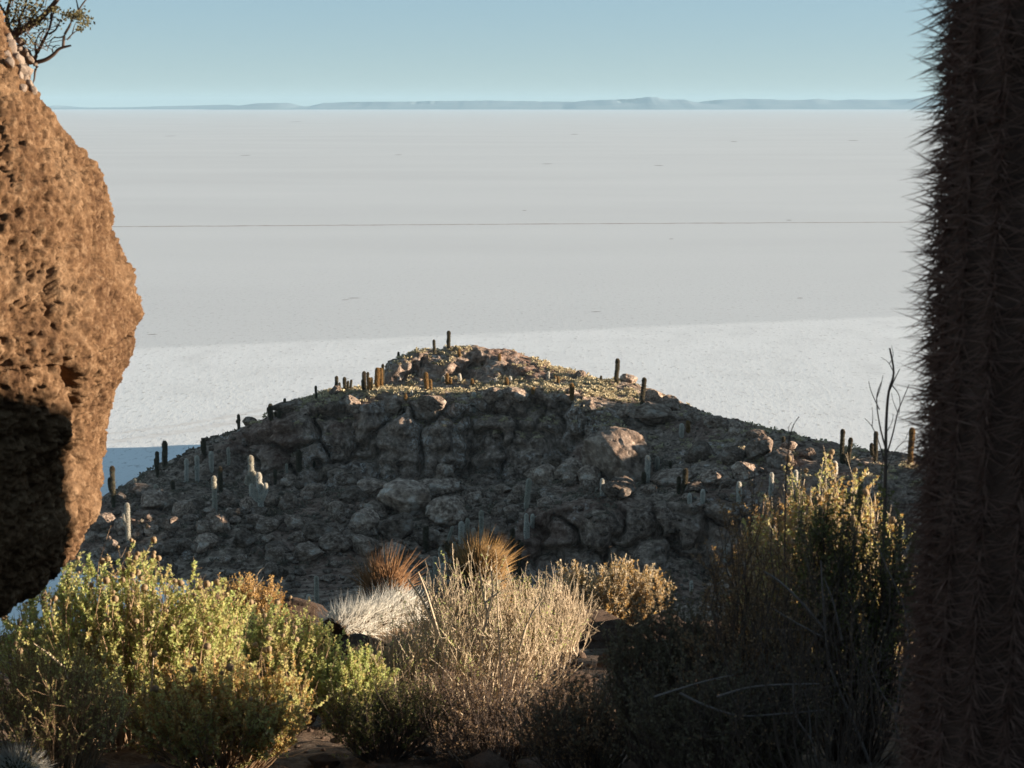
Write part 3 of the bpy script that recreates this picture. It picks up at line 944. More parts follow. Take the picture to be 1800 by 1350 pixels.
def column_part(parent, name, path, rad, pal, fuzz=1.0):
    """one ribbed column along a path, with a coat of spines as its sub-part"""
    path = np.asarray(path, float)
    n, sides = 22, 24
    t = np.linspace(0, len(path) - 1, n)
    i = np.clip(t.astype(int), 0, len(path) - 2)
    f = (t - i)[:, None]
    f = f * f * (3 - 2 * f) if len(path) > 3 else f
    c = path[i] * (1 - f) + path[i + 1] * f
    # even spacing with extra rings in the rounded tip
    L = np.r_[0, np.cumsum(np.linalg.norm(np.diff(c, axis=0), axis=1))]
    u = np.r_[np.linspace(0, max(L[-1] - rad * 2.0, L[-1] * 0.3), n - 7), L[-1] - rad * np.array((1.5, 1.1, 0.75, 0.45, 0.22, 0.07, 0.0))]
    c = np.stack([np.interp(u, L, c[:, k]) for k in range(3)], 1)
    e = np.clip((L[-1] - u) / (rad * 1.9), 0, 1)
    r = rad * np.sqrt(np.maximum(1 - (1 - e) ** 2, 0.0004)) * (0.86 + 0.14 * np.sin(np.linspace(0.2, 2.4, len(u)))) * (1 + 0.05 * crng.normal(size=len(u)).clip(-1, 1))
    tg = np.gradient(c, axis=0)
    tg /= np.maximum(np.linalg.norm(tg, axis=1, keepdims=True), 1e-9)
    a1 = np.cross(tg, (0.0, 1.0, 0.1))
    a1 /= np.linalg.norm(a1, axis=1, keepdims=True)
    a2 = np.cross(tg, a1)
    th = np.arange(sides) * 2 * math.pi / sides
    rib = 1 + 0.09 * np.cos(th * 12)
    ring = a1[:, None] * np.cos(th)[None, :, None] + a2[:, None] * np.sin(th)[None, :, None]
    V = c[:, None] + ring * (r[:, None, None] * rib[None, :, None])
    body = obj(name, mesh_np(name, V.reshape(-1, 3), grid_faces(len(u), sides, True), True), skins[pal], parent)
    area = L[-1] * rad * 6.28
    k = int(np.clip(area * 800, 350, 3600) * fuzz)
    si = crng.integers(2, len(u), k)
    ti = crng.uniform(0, 6.283, k)
    fr = crng.random((k, 1))
    cc = c[si] * fr + c[np.maximum(si - 1, 0)] * (1 - fr)
    rr = (r[si] * fr[:, 0] + r[np.maximum(si - 1, 0)] * (1 - fr[:, 0]))
    out = a1[si] * np.cos(ti)[:, None] + a2[si] * np.sin(ti)[:, None]
    base = cc + out * rr[:, None] * 0.95
    d = out * 0.75 + tg[si] * crng.uniform(-0.7, 1.0, (k, 1)) + crng.normal(size=(k, 3)) * 0.4
    tip = crng.random(k) < 0.18
    d[tip] += tg[-1] * 1.2
    sv, sf = blades(base, d, rad * crng.uniform(0.5, 1.05, k), rad * 0.07 + 0.008, crng)
    coat = obj('spines', mesh_np('spines', sv, sf), spine_mats[pal], body)
    coat['kind'] = 'stuff'
    return body

def cactus(px, top, base, w, pal, label, arms=(), lean=0.0, bend=0.0, hit=None):
    """arms: (px of arm, py of tip, py where it leaves the trunk, width)"""
    h = hit or hill_hit(px - lean, base)
    if h is None:
        return
    m = h.y / FPX
    rad = max(w * m * 0.48, 0.15)
    H = (base - top) * m * 1.03
    t = thing('column_cactus', label, 'cactus', (h.x, h.y, h.z - 0.12), 'column cacti on the hill')
    ln = lean * m
    jx, jy = crng.normal(size=2) * 0.02 * H
    column_part(t, 'trunk', [(0, 0, 0), (ln * 0.3 + bend * m + jx, jy, H * 0.36), (ln * 0.65 + bend * m * 0.6, jy * 0.5, H * 0.68), (ln, 0, H + 0.12)], rad, pal)
    for ax, at, al, aw in arms:
        dx = (ax - px) * m
        z0 = (base - al) * m + 0.12
        z1 = (base - at) * m + 0.12
        dy = crng.uniform(-0.5, 0.25) * abs(dx)
        x0 = ln * z0 / max(H, 0.1)
        rb = max(aw * m * 0.46, 0.12)
        column_part(t, 'arm', [(x0 * 0.9, 0, z0 - 0.05), (x0 + dx * 0.72, dy * 0.7, z0 + 0.12 * (z1 - z0)), (x0 + dx, dy, z0 + 0.45 * (z1 - z0)), (x0 + dx, dy, z1)], rb, pal)
    return t

cacti = (
    # foot of the hill at the left
    (200, 819, 890, 7, 'dull', 'tall dark cactus at the left foot with one shorter arm close to its left', ((194.5, 838, 864, 5.5),)),
    (291, 776, 823, 7.5, 'dull', 'thick dark cactus standing against the shaded salt, tallest at the left edge'),
    (277.5, 794, 838, 5.5, 'dull', 'dark forked cactus just left of the thick one on the shoreline crest', ((274, 805, 828, 4),)),
    (238, 842, 864, 5, 'grey', 'small bushy cactus with a ring of short pale arms on the left slope', ((247, 845, 858, 4), (232, 850, 860, 4), (251, 855, 862, 4), (243, 852, 862, 3.5))),
    (275, 853, 880, 6, 'grey', 'short stout cactus below the bushy one on the left slope'),
    (304, 845, 863, 6, 'dull', 'stubby dark cactus between the short stout one and the pale thin one'),
    (329, 807, 850, 5.2, 'white', 'thin cactus with a pale outline and a knob at its foot on the left slope', ((324.5, 846, 853, 4.5),)),
    (347.5, 802, 847, 6, 'white', 'pale-rimmed cactus with a bump at half height on the left slope', ((344.5, 818, 824, 4.5),)),
    (372, 794, 829, 6, 'white', 'bright-topped short cactus highest of the pale ones on the left slope'),
    (359, 772, 805, 6, 'dull', 'dark double-headed cactus against the small left crag', ((355.5, 774, 795, 4),)),
    (402, 787, 817, 4.5, 'grey', 'thin grey cactus at the base of the left cliff edge'),
    (388, 821, 865, 6, 'dull', 'dark cactus close behind the long pale cactus on the left slope'),
    (378, 837, 902, 7, 'grey', 'long smooth pale cactus lowest on the left slope'),
    (226, 884, 952, 7, 'grey', 'tall cactus near the bay with two stubs on its left side', ((220, 899, 915, 5), (218, 909, 922, 4.5))),
    (259, 922, 940, 5, 'dull', 'small brown cactus to the right of the tall one near the bay'),
    (187, 851, 858, 4, 'dull', 'tiny dark cactus at the boulder edge above the left foot'),
    (443, 801, 887, 8, 'grey', 'large cactus with a raised right arm and left stub behind the candelabra cactus', ((448.5, 826, 850, 6.5), (436, 833, 846, 6), (433, 842, 850, 4.5))),
    (457, 831, 905, 8, 'white', 'candelabra cactus with a fan of pale arms on the left slope', ((443, 849, 875, 6), (449, 855, 880, 6), (462, 847, 872, 5.5), (470, 846, 872, 6), (466, 856, 880, 5))),
    (526, 792, 828, 8, 'dull', 'stout dark cactus with a pale tip under the cliff buttress', ((525, 790, 812, 4),)),
    (551, 770, 810, 7, 'dull', 'dark cactus wedged against the pale cliff buttress', ((546, 774, 795, 4),)),
    (504, 815, 832, 3.5, 'grey', 'very thin short cactus left of the stout dark one under the buttress'),
    (484, 825, 850, 5, 'dull', 'brown cactus in the dark hollow right of the candelabra cactus'),
    # left crest
    (420, 726, 751, 4.5, 'dull', 'lone dark cactus with a tiny left twig at the lower end of the left crest', ((416.5, 735, 741, 3),)),
    (476, 711, 737, 6.5, 'dull', 'thick broken-topped cactus with a left arm on the left crest', ((471, 716, 729, 3.5),)),
    (491, 718, 735, 5, 'dull', 'short cactus right of the broken-topped one on the left crest', ((484, 723, 733, 4),)),
    (501, 701, 723, 4, 'dull', 'thin pointed cactus against the step of the left crest'),
    (555.5, 679, 703, 3.6, 'dull', 'slim lone cactus on the crest halfway to the crowded group'),
    (592, 662, 689, 4.6, 'dull', 'tall first cactus at the left end of the crowded crest group'),
    (597, 673, 688, 3, 'dull', 'small thin cactus touching the first of the crest group'),
    (606, 664, 688, 5, 'dull', 'thick second cactus of the crest group'),
    (612, 670, 687, 3.6, 'dull', 'slim cactus right against the thick second one of the crest group'),
    (618, 668, 686, 3.4, 'dull', 'leaning thin cactus in the gap of the crest group', (), 2.5),
    (640.5, 654, 688, 5.5, 'dull', 'tall dark cactus with a lower left column in the middle of the crest group', ((637.5, 667, 684, 4),)),
    (647, 655, 686, 4, 'dull', 'tall slim dark cactus behind the orange one of the crest group'),
    (650, 665, 689, 6, 'gold', 'bright orange cactus in front in the middle of the crest group'),
    (653.5, 664, 686, 4, 'dull', 'dark cactus directly right of the bright orange one'),
    (664, 648, 683, 7, 'gold', 'thick orange-lit cactus with ribs near the summit block'),
    (670, 648, 681, 5.5, 'gold', 'orange-lit forked cactus beside the thick ribbed one', ((667, 656, 672, 3),)),
    (673.5, 641, 678, 4, 'dull', 'highest thin dark cactus at the right end of the crest group'),
    # summit block
    (700.5, 619, 630, 3.6, 'dull', 'tiny stub cactus on the left shoulder of the summit block'),
    (763, 598, 620, 4, 'dull', 'slim dark cactus in the notch left of the summit'),
    (789, 583, 615, 5, 'dull', 'tall knobbly dark cactus on the very summit, highest of all', ((787, 596, 603, 4),)),
    (807, 615, 627, 4, 'gold', 'short orange cactus just right of the summit cactus'),
    (847, 613, 632, 4.4, 'gold', 'taller orange cactus on the sunny summit slope'),
    (878, 622, 633, 4, 'gold', 'small orange cactus right of the taller one on the summit slope'),
    # sunny plateau
    (749, 656, 686, 6.4, 'gold', 'big pale-topped orange cactus in front of the summit cliff'),
    (757, 668, 686, 4.4, 'gold', 'half-height orange cactus against the big pale-topped one'),
    (779, 662, 671, 5, 'white', 'round white cactus top left of the orange pair on the plateau'),
    (786, 657, 675, 5, 'gold', 'taller of the orange pair on the plateau'),
    (792, 664, 675, 4.4, 'gold', 'shorter of the orange pair on the plateau'),
    (808, 658, 672, 5, 'white', 'white cactus standing alone under the summit cliff'),
    (830, 667, 677, 5, 'gold', 'small orange cactus right of the lone white one on the plateau'),
    (833, 688, 721, 6.2, 'white', 'white-topped cactus at the cliff edge with its foot in shade'),
    (713, 693, 703, 5, 'gold', 'little round orange cactus at the left cliff edge of the plateau'),
    (724, 687, 694, 4, 'white', 'tiny pale cactus behind the little round orange one'),
    (872, 665, 674, 5, 'white', 'stubby white cactus at the foot of the summit cliff, left of two'),
    (891, 665, 679, 5.4, 'gold', 'orange cactus between the two stubby white ones'),
    (897, 662, 671, 5, 'white', 'stubby white cactus touching the orange one from behind'),
    (964, 654, 668, 3.8, 'white', 'slim bright white cactus on the right end of the plateau'),
    (976, 661, 669, 3.2, 'gold', 'thin small orange cactus right of the slim white one'),
    (981, 662, 672, 4.2, 'gold', 'rounder small orange cactus beside the thin small one'),
    (1005, 672, 700, 6.4, 'gold', 'tall orange cactus alone on the tufted edge of the plateau'),
    (937, 681, 692, 5.2, 'gold', 'short thick orange cactus near the cliff edge, left of the tall orange one'),
    # right crest
    (1056.5, 661, 673, 3.6, 'dull', 'short dark cactus on the right crest, left of the tallest there'),
    (1085, 632, 677, 6.2, 'dull', 'tallest cactus of the right crest with a thick lower half'),
    (1132, 665, 714, 6.4, 'dull', 'tall cactus with a sunlit right edge below the right crest', (), 3.0),
    (1198, 746, 768, 6.4, 'white', 'white-edged cactus in the sunny notch of the right ridge'),
    (1209, 741, 759, 6, 'gold', 'orange cactus beside the white-edged one in the notch'),
    (1255.5, 737, 749, 3.8, 'dull', 'small dark cactus on the right ridge line above the notch'),
    (1377, 768, 787, 5, 'dull', 'two-lobed dark cactus on the ridge line near the bare twig'),
    (1450, 792, 799, 4.4, 'dull', 'small round cactus top on the ridge line before the tall pair'),
    (1465, 795, 801, 4, 'dull', 'smaller round cactus top nearest the tall pair'),
    (1479.5, 755, 814, 6.2, 'dull', 'tall straight cactus, left one of the pair on the right ridge'),
    (1494, 770, 818, 6, 'dull', 'leaning cactus with a short stub, right one of the pair', ((1488.5, 795, 806, 4.5),), 3.5),
    (1484.5, 798, 815, 3.4, 'dull', 'slim short cactus between the tall pair'),
    (1538, 759, 812, 6, 'dull', 'cactus with a raised left arm behind the bare dry sapling', ((1530.5, 778, 800, 6),)),
    (1601, 753, 816, 8, 'gold', 'thick orange-edged cactus next to the giant spiny trunk'),
    # hollow and ledge on the right
    (1117, 773, 822, 6, 'white', 'tall cactus with a lit tip at the back of the clump by the huge boulder'),
    (1111, 793, 838, 6, 'white', 'bluish cactus at the left of the clump by the huge boulder'),
    (1121, 804, 843, 7.4, 'white', 'cactus with a bright white flank and low arms in front of the clump', ((1111.5, 818, 838, 7), (1125.5, 823, 836, 5))),
    (1138, 801, 848, 7, 'white', 'pale separate cactus right of the clump by the huge boulder'),
    (1155, 804, 826, 6, 'grey', 'dim cactus against the rock right of the pale separate one'),
    (1178, 811, 824, 5, 'dull', 'short brown cactus behind the flat slab'),
    (1204, 824, 868, 7.4, 'dull', 'taller of the two dark cacti below the flat slab'),
    (1193, 838, 867, 6, 'dull', 'shorter of the two dark cacti below the flat slab'),
    (1131.5, 830, 854, 6.4, 'dull', 'brown stump-like cactus below the pale separate one'),
    (1058.5, 842, 871, 6, 'white', 'blue-grey cactus behind the sunlit rock on the ledge'),
    (1055, 826, 839, 3.6, 'white', 'small bluish cactus above the blue-grey one behind the ledge'),
    (1212, 868, 884, 6, 'white', 'short white cactus on the lip of the right ledge'),
    (1235, 861, 884, 6.4, 'white', 'bright white cactus right of the short one on the ledge lip'),
    (1298.5, 847, 884, 6.6, 'white', 'taller cream cactus rising from the ledge by the brown bush'),
    (1355.5, 831, 874, 6.2, 'white', 'bright rimmed slender cactus above the brown bush'),
    (1398, 827, 860, 6.2, 'white', 'pale hooked-looking cactus right of the bright rimmed slender one'),
    (1467, 812, 832, 8, 'white', 'wide pale cactus catching the sun under the tall pair'),
    (1274.5, 961, 990, 5.4, 'white', 'sunlit small cactus among the twigs of the right bush'),
    (1215, 1021, 1040, 5, 'white', 'small white hook-topped cactus low beside the right bush'),
    # gully in the middle
    (930, 842, 895, 7.4, 'grey', 'long bent cactus above the gully in the middle', (), 5.0),
    (846, 897, 962, 6.6, 'grey', 'tallest cactus of the thicket in the gully'),
    (811, 917, 967, 7.2, 'white', 'thick pale cactus in front of the gully thicket'),
    (822, 911, 942, 5.4, 'grey', 'short upright cactus behind the thick pale one of the thicket', ((818, 920, 936, 4.5),)),
    (796, 925, 957, 4.6, 'grey', 'slanting cactus leaning right in the gully thicket', (), 12.0),
    (833, 929, 960, 6, 'white', 'bluish cactus with a low left arm in the gully thicket', ((825, 950, 958, 4.5),)),
    (848, 932, 968, 6, 'grey', 'cactus at the right edge of the thicket, below the tallest'),
    (785, 951, 977, 5.4, 'dull', 'dark twin cactus at the upper left of the gully thicket', ((789.5, 954, 970, 4.5),)),
    (799, 953, 987, 6, 'grey', 'knobbed cactus in the heart of the gully thicket', ((794, 962, 972, 4.5),)),
    (775, 961, 1012, 6, 'grey', 'straight cactus behind the lower left end of the thicket'),
    (782, 971, 1012, 6.6, 'white', 'pale-rimmed cactus beside the straight one at the thicket end'),
    (765, 977, 1032, 6, 'grey', 'tall grey cactus at the far left of the thicket'),
    (796, 976, 1012, 6.6, 'white', 'pale cactus just left of the big golden spiny crown'),
    (778, 990, 1037, 6, 'white', 'frontmost pale cactus at the lower left of the thicket'),
    (757, 1003, 1032, 5.4, 'grey', 'lowest small cactus left of the thicket'),
    (901, 926, 1002, 7.4, 'dull', 'long dark cactus standing in the shade beside the ledge cliff'),
    (912, 948, 1012, 7.4, 'dull', 'dark cactus with a right arm tight against the ledge cliff', ((918.5, 950, 962, 5),)),
    (925, 903, 947, 5.6, 'white', 'white-tipped cactus at the corner of the ledge'),
    (936, 904, 927, 5.6, 'white', 'shorter white-tipped cactus at the top of the ledge corner', ((941, 907, 918, 4),)),
    (928, 918, 946, 4.6, 'white', 'small bluish cactus in front of the white-tipped one at the ledge corner'),
    (883, 981, 1012, 6.4, 'white', 'pale cactus just right of the big golden spiny crown'),
    (937, 1031, 1058, 7, 'white', 'blue-white cactus low at the foot of the ledge'),
    (748, 925, 970, 7, 'dull', 'dark two-headed cactus left above the gully thicket', ((751.5, 922, 945, 5),)),
    (557, 1012, 1062, 6.4, 'grey', 'tall thin cactus on the flat shore left of the reddish spiny crown'),
    (543, 1045, 1070, 7, 'white', 'short bright cactus left of the tall thin one on the shore'),
    (651, 991, 1024, 5.4, 'white', 'bluish cactus behind the reddish spiny crown'),
    (636, 1001, 1040, 5.4, 'white', 'slimmer pale cactus at the left of the reddish spiny crown'),
    (612, 945, 961, 5.4, 'dull', 'faint brown cactus among the boulders below the cliff'),
)
for q in cacti:
    cactus(*q)

# ================================================================== THE FOREGROUND
# ------------------------------------------------------------------ the big pitted boulder at the left
lim = np.array([(-260, -250), (-120, -60), (-40, 5), (0, 18), (60, 36), (110, 52), (150, 72), (180, 92), (205, 112), (260, 152), (310, 186), (350, 200), (400, 206), (440, 222), (490, 241), (540, 246), (580, 242), (620, 226), (700, 198), (780, 178), (850, 165), (880, 168), (905, 160), (940, 140), (985, 126), (1020, 104), (1060, 76), (1100, 46), (1140, 18), (1200, -60), (1330, -150), (1490, -260)], float)
AX, YC, KY = -2.85, 6.35, 1.15
YL = 6.95
rows = np.r_[np.linspace(-260, 0, 16), np.linspace(4, 1150, 430), np.linspace(1160, 1490, 22)]
target = np.interp(rows, lim[:, 0], lim[:, 1]) - 12
yl = np.where(rows > 560, np.interp(target, (-60, 0, 245), (5.6, 5.75, YL)), YL)
zr = np.array([P(0, y, q)[2] for y, q in zip(rows, yl)])
tg = np.linspace(-1.2, 0.9, 200)
lo, hi = np.full(len(rows), 0.02), np.full(len(rows), 2.5)
for _ in range(40):
    mid = (lo + hi) / 2
    ppx = 900 + FPX * ((AX + mid[:, None] * np.cos(tg)) / (YC - KY * mid[:, None] * np.sin(tg))).max(axis=1)
    hi = np.where(ppx > target, mid, hi)
    lo = np.where(ppx > target, lo, mid)
Rz = (lo + hi) / 2
Rz[0] = Rz[-1] = 0.02                       # closed above and below
th = np.r_[np.linspace(-R(42), R(64), 340), np.linspace(R(64.8), R(110), 60), np.linspace(R(114), R(312), 30)]
TH, RR = np.meshgrid(th, Rz)
bx = AX + RR * np.cos(TH)
by = YC - KY * RR * np.sin(TH)
bz = np.repeat(zr[:, None], len(th), axis=1)
bv = np.stack([bx.ravel(), by.ravel(), bz.ravel()], 1)
bf = grid_faces(len(rows), len(th), True)
bn = normals_of(bv, bf)
out = np.stack([np.cos(TH).ravel(), -np.sin(TH).ravel() / KY, 0 * TH.ravel()], 1)
bn *= np.sign((bn * out).sum(1))[:, None]
spx = 900 + FPX * bv[:, 0] / bv[:, 1]
spy = np.repeat(rows[:, None], len(th), axis=1).ravel()
w = np.c_[fbm(bv * 9, 2, 301), fbm(bv * 9, 2, 302), fbm(bv * 9, 2, 303)] * 0.6
sq = bv * (1.0, 1.0, 0.72)
f1, _ = worley(sq * 34 + w, 311)
pit = smooth(0.55, 0.12, f1) * smooth(-0.25, 0.15, fbm(bv * 7.0, 3, 312))
f1, _ = worley(sq * 17 + w, 313)
cav = smooth(0.5, 0.12, f1) * smooth(0.05, 0.3, fbm(bv * 4.4, 3, 314))
f1, f2 = worley(bv * 60, 315)
grit = smooth(0.6, 0.15, f1)
gpx = np.interp(spy, (380, 430, 480, 560, 620, 700, 760, 830), (62, 70, 82, 100, 112, 114, 119, 128))
groove = np.exp(-((spx - gpx) / (8 + 6 * fbm(bv * 8, 2, 316))) ** 2) * smooth(400, 470, spy) * smooth(840, 760, spy) * (0.6 + 0.8 * fbm(bv * 12, 2, 317))
ridged = 1 - 2 * np.abs(fbm(bv * 5.5, 4, 320, 0.62))
bd = 0.06 * fbm(bv * 1.9, 4, 318) + 0.02 * ridged + 0.028 * fbm(bv * 15, 4, 319, 0.78) - 0.034 * pit - 0.032 * cav - 0.017 * grit - 0.08 * groove
bv = bv + bn * bd[:, None]
M = Mat('pitted_tuff', rough=0.95, spec=0.1)
n1 = M.noise(3.0, 7, 0.65)
n2 = M.noise(26.0, 6, 0.7)
c = M.ramp(n1, [(0.38, (0.082, 0.045, 0.024)), (0.5, (0.135, 0.078, 0.041)), (0.62, (0.20, 0.128, 0.074))])
c = M.mix(0.45, c, M.ramp(n2, [(0.4, (0.032, 0.017, 0.009)), (0.52, (0.13, 0.075, 0.038)), (0.63, (0.30, 0.205, 0.125))]))
M.color(M.mix(1.0, c, (0.82, 0.77, 0.74), 'MULTIPLY'))
M.bump(M.math('ADD', n2, M.noise(90.0, 4, 0.7)), 0.7, 0.012)
tuff_mat = M.m
big_rock = tag(obj('boulder', mesh_np('boulder', bv, bf, True), tuff_mat), 'huge pitted brown boulder at the left edge with a dark shadow on its lower part', 'boulder')
# pale lumps of crust near its top
M = Mat('pale_crust', rough=0.9)
M.color(M.ramp(M.noise(14, 5, 0.6), [(0.35, (0.16, 0.11, 0.08)), (0.6, (0.27, 0.21, 0.165)), (0.8, (0.36, 0.30, 0.25))]))
M.bump(M.noise(60, 4, 0.7), 0.5, 0.01)
crust_mat = M.m
lump_meshes = [boulder_mesh('crust_lump', 130 + k, 2) for k in range(4)]
big_bvh = BVHTree.FromPolygons([Vector(v) for v in bv], bf.tolist())
rng = np.random.default_rng(31)
for px, py, w in ((14, 68, 16), (26, 66, 14), (38, 72, 12), (20, 84, 20), (34, 88, 18), (46, 92, 14), (30, 104, 20), (42, 108, 20), (54, 104, 14), (38, 120, 16), (48, 126, 16), (26, 96, 14), (44, 140, 14), (52, 148, 12), (58, 158, 12), (10, 96, 14), (62, 112, 9), (34, 134, 12), (16, 110, 14), (40, 154, 12)):
    h = big_bvh.ray_cast(Vector((0, 0, CAM_Z)), ray(px, py))
    p = h[0] if h[0] is not None else Vector(P(px, py, 6.9))
    s = w / FPX * p.y / 2 * 1.25
    o = obj('crust_lump', lump_meshes[rng.integers(4)], crust_mat, big_rock, p)
    o.scale = (s, s * 0.9, s * rng.uniform(0.8, 1.1))
    o.rotation_euler = rng.uniform(0, 6, 3)

# ------------------------------------------------------------------ plant builders
def bez(p0, p1, p2, n):
    t = np.linspace(0, 1, n)[None, :, None]
    return p0[:, None] * (1 - t) ** 2 + 2 * p1[:, None] * t * (1 - t) + p2[:, None] * t ** 2

def unit(v):
    return v / np.maximum(np.linalg.norm(v, axis=-1, keepdims=True), 1e-9)

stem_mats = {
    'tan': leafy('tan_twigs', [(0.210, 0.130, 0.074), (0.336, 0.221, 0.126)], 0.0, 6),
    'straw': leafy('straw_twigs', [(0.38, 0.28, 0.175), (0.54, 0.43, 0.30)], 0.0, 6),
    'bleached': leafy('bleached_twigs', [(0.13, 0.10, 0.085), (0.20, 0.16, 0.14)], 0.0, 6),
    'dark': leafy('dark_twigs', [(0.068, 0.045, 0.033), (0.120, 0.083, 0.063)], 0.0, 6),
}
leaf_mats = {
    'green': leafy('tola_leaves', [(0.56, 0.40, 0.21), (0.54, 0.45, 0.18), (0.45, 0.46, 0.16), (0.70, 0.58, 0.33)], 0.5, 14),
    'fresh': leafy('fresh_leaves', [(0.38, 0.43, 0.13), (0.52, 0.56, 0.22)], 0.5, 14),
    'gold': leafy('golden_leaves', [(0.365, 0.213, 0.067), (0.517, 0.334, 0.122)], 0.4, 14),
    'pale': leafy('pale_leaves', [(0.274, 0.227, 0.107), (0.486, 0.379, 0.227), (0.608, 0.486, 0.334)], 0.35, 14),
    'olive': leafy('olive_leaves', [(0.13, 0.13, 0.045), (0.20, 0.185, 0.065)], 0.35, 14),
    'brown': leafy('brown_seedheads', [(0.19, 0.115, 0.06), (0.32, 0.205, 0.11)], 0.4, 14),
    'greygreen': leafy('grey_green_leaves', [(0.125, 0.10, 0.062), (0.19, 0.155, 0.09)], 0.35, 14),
}
M = Mat('flower_fluff', rough=0.9)
c = M.ramp(M.noise(60, 3, 0.6), [(0.35, (0.255, 0.173, 0.090)), (0.65, (0.405, 0.292, 0.180))])
M.color(c)
M.translucent(c, 0.3)
fluff_mat = M.m
V, F = ico(2)
fl = V * (1 + 0.28 * np.random.default_rng(3).random((len(V), 1)))
fluff_me = mesh_np('flower_head', fl * (1, 1, 0.85), F, False)
fluff_me.materials.append(fluff_mat)

def shrub(name, label, cat, px, top, Y, hw, seed, stems=120, twigs=5, leaf='green', stem='tan', leaf_n=40, leaf_len=0.016, leaf_w=0.3, shoot=0.16, stem_r=0.0035, heads=0, bare=0.0, spread=0.7, lean=(0, 0), depth=0.8, flat=0.35, base_px=None, tail=(), twig_ang=0.8, leaf2=None, group=None):
    rng = np.random.default_rng(seed)
    b = P(px if base_px is None else base_px, 675, Y)
    gz = ground_z(b[0], Y) - 0.03
    t = thing(name, label, cat, (b[0], Y, gz), group)
    H = P(px, top, Y)[2] - gz
    rx = hw / FPX * Y
    ry = rx * depth
    cx = P(px, 675, Y)[0] - b[0]
    n = stems
    r = np.sqrt(rng.random(n))
    a = rng.uniform(0, 6.283, n)
    u, v = r * np.cos(a), r * np.sin(a)
    hh = H * rng.uniform(0.68, 1.0, n) * (1 - flat * r ** 2)
    tip = np.c_[cx + u * rx + lean[0] * hh, v * ry + lean[1] * hh, hh]
    p0 = np.c_[u * rx * spread * 0.5, v * ry * spread * 0.5, np.zeros(n)]
    p1 = np.c_[cx * 0.4 + u * rx * (spread + 0.2), v * ry * (spread + 0.2), hh * 0.6] + rng.normal(size=(n, 3)) * 0.06 * H
    path = bez(p0, p1, tip, 9)
    path[:, 1:-1] += rng.normal(size=(n, 7, 3)) * 0.012 * H
    rad = stem_r * rng.uniform(0.7, 1.3, (n, 1)) * np.linspace(1.3, 0.45, 9)[None]
    tubesets = [tubes(path, rad, 4)]
    # twigs leaving the upper stems
    m = n * twigs
    si = np.repeat(np.arange(n), twigs)
    tt = rng.uniform(0.3, 0.97, m)
    k = np.clip((tt * 8).astype(int), 0, 7)
    fr = (tt * 8 - k)[:, None]
    s0 = path[si, k] * (1 - fr) + path[si, k + 1] * fr
    tang = unit(path[si, k + 1] - path[si, k])
    d = unit(tang + rng.normal(size=(m, 3)) * twig_ang * 0.6 + (0, 0, 0.35))
    L = shoot * rng.uniform(0.5, 1.25, m)[:, None]
    s2 = s0 + d * L + (0, 0, 1) * L * 0.12
    s1 = s0 + d * L * 0.5 + rng.normal(size=(m, 3)) * L * 0.08
    tw = bez(s0, s1, s2, 5)
    tubesets.append(tubes(tw, stem_r * 0.5 * rng.uniform(0.7, 1.2, (m, 1)) * np.linspace(1.1, 0.5, 5)[None], 3))
    if twigs >= 3:
        m2 = m // 2
        i2 = rng.integers(0, m, m2)
        k2 = rng.integers(1, 4, m2)
        q0 = tw[i2, k2]
        d2 = unit(unit(tw[i2, k2 + 1] - tw[i2, k2]) + rng.normal(size=(m2, 3)) * 0.45)
        L2 = shoot * rng.uniform(0.2, 0.6, m2)[:, None]
        tw2 = bez(q0, q0 + d2 * L2 * 0.5, q0 + d2 * L2, 4)
        tubesets.append(tubes(tw2, stem_r * 0.34 * np.ones((m2, 1)) * np.linspace(1.0, 0.5, 4)[None], 3))
    V, F = join(tubesets)
    o = obj('stems', mesh_np('stems', V, F), stem_mats[stem], t)
    # leaves crowd the twigs
    def clothe(frac, mat, nm):
        keep = rng.random(m) < frac
        idx = np.repeat(np.where(keep)[0], leaf_n)
        q = len(idx)
        if not q:
            return
        s = rng.uniform(0.05, 1.0, q)
        k = np.clip((s * 4).astype(int), 0, 3)
        fr = (s * 4 - k)[:, None]
        base = tw[idx, k] * (1 - fr) + tw[idx, k + 1] * fr
        tg = unit(tw[idx, k + 1] - tw[idx, k])
        rd = rng.normal(size=(q, 3))
        rd = unit(rd - (rd * tg).sum(1, keepdims=True) * tg)
        dd = unit(rd + tg * rng.uniform(0.2, 1.1, (q, 1)))
        LL = leaf_len * rng.uniform(0.6, 1.25, q)
        V, F = leaves(base, dd, LL, LL * leaf_w, rng)
        f = obj(nm, mesh_np(nm, V, F), leaf_mats[mat], t)
        f['kind'] = 'stuff'
    clothe((1 - bare) * (0.65 if leaf2 else 1.0), leaf, 'foliage')
    if leaf2:
        clothe((1 - bare) * 0.4, leaf2, 'foliage')
    if heads:
        cand = np.r_[tip, s2]
        sc = cand[:, 2] / H - 0.2 * cand[:, 1] / max(ry, 0.01) + rng.random(len(cand)) * 0.45
        for j in np.argsort(-sc)[:heads]:
            f = bpy.data.objects.new('flower_head', fluff_me)
            C.objects.link(f)
            f.parent = t
            f.location = cand[j] + np.array((0, 0, 0.008))
            s = rng.uniform(0.006, 0.016)
            f.scale = (s, s, s)
            f.rotation_euler = rng.uniform(0, 6, 3)
    return t

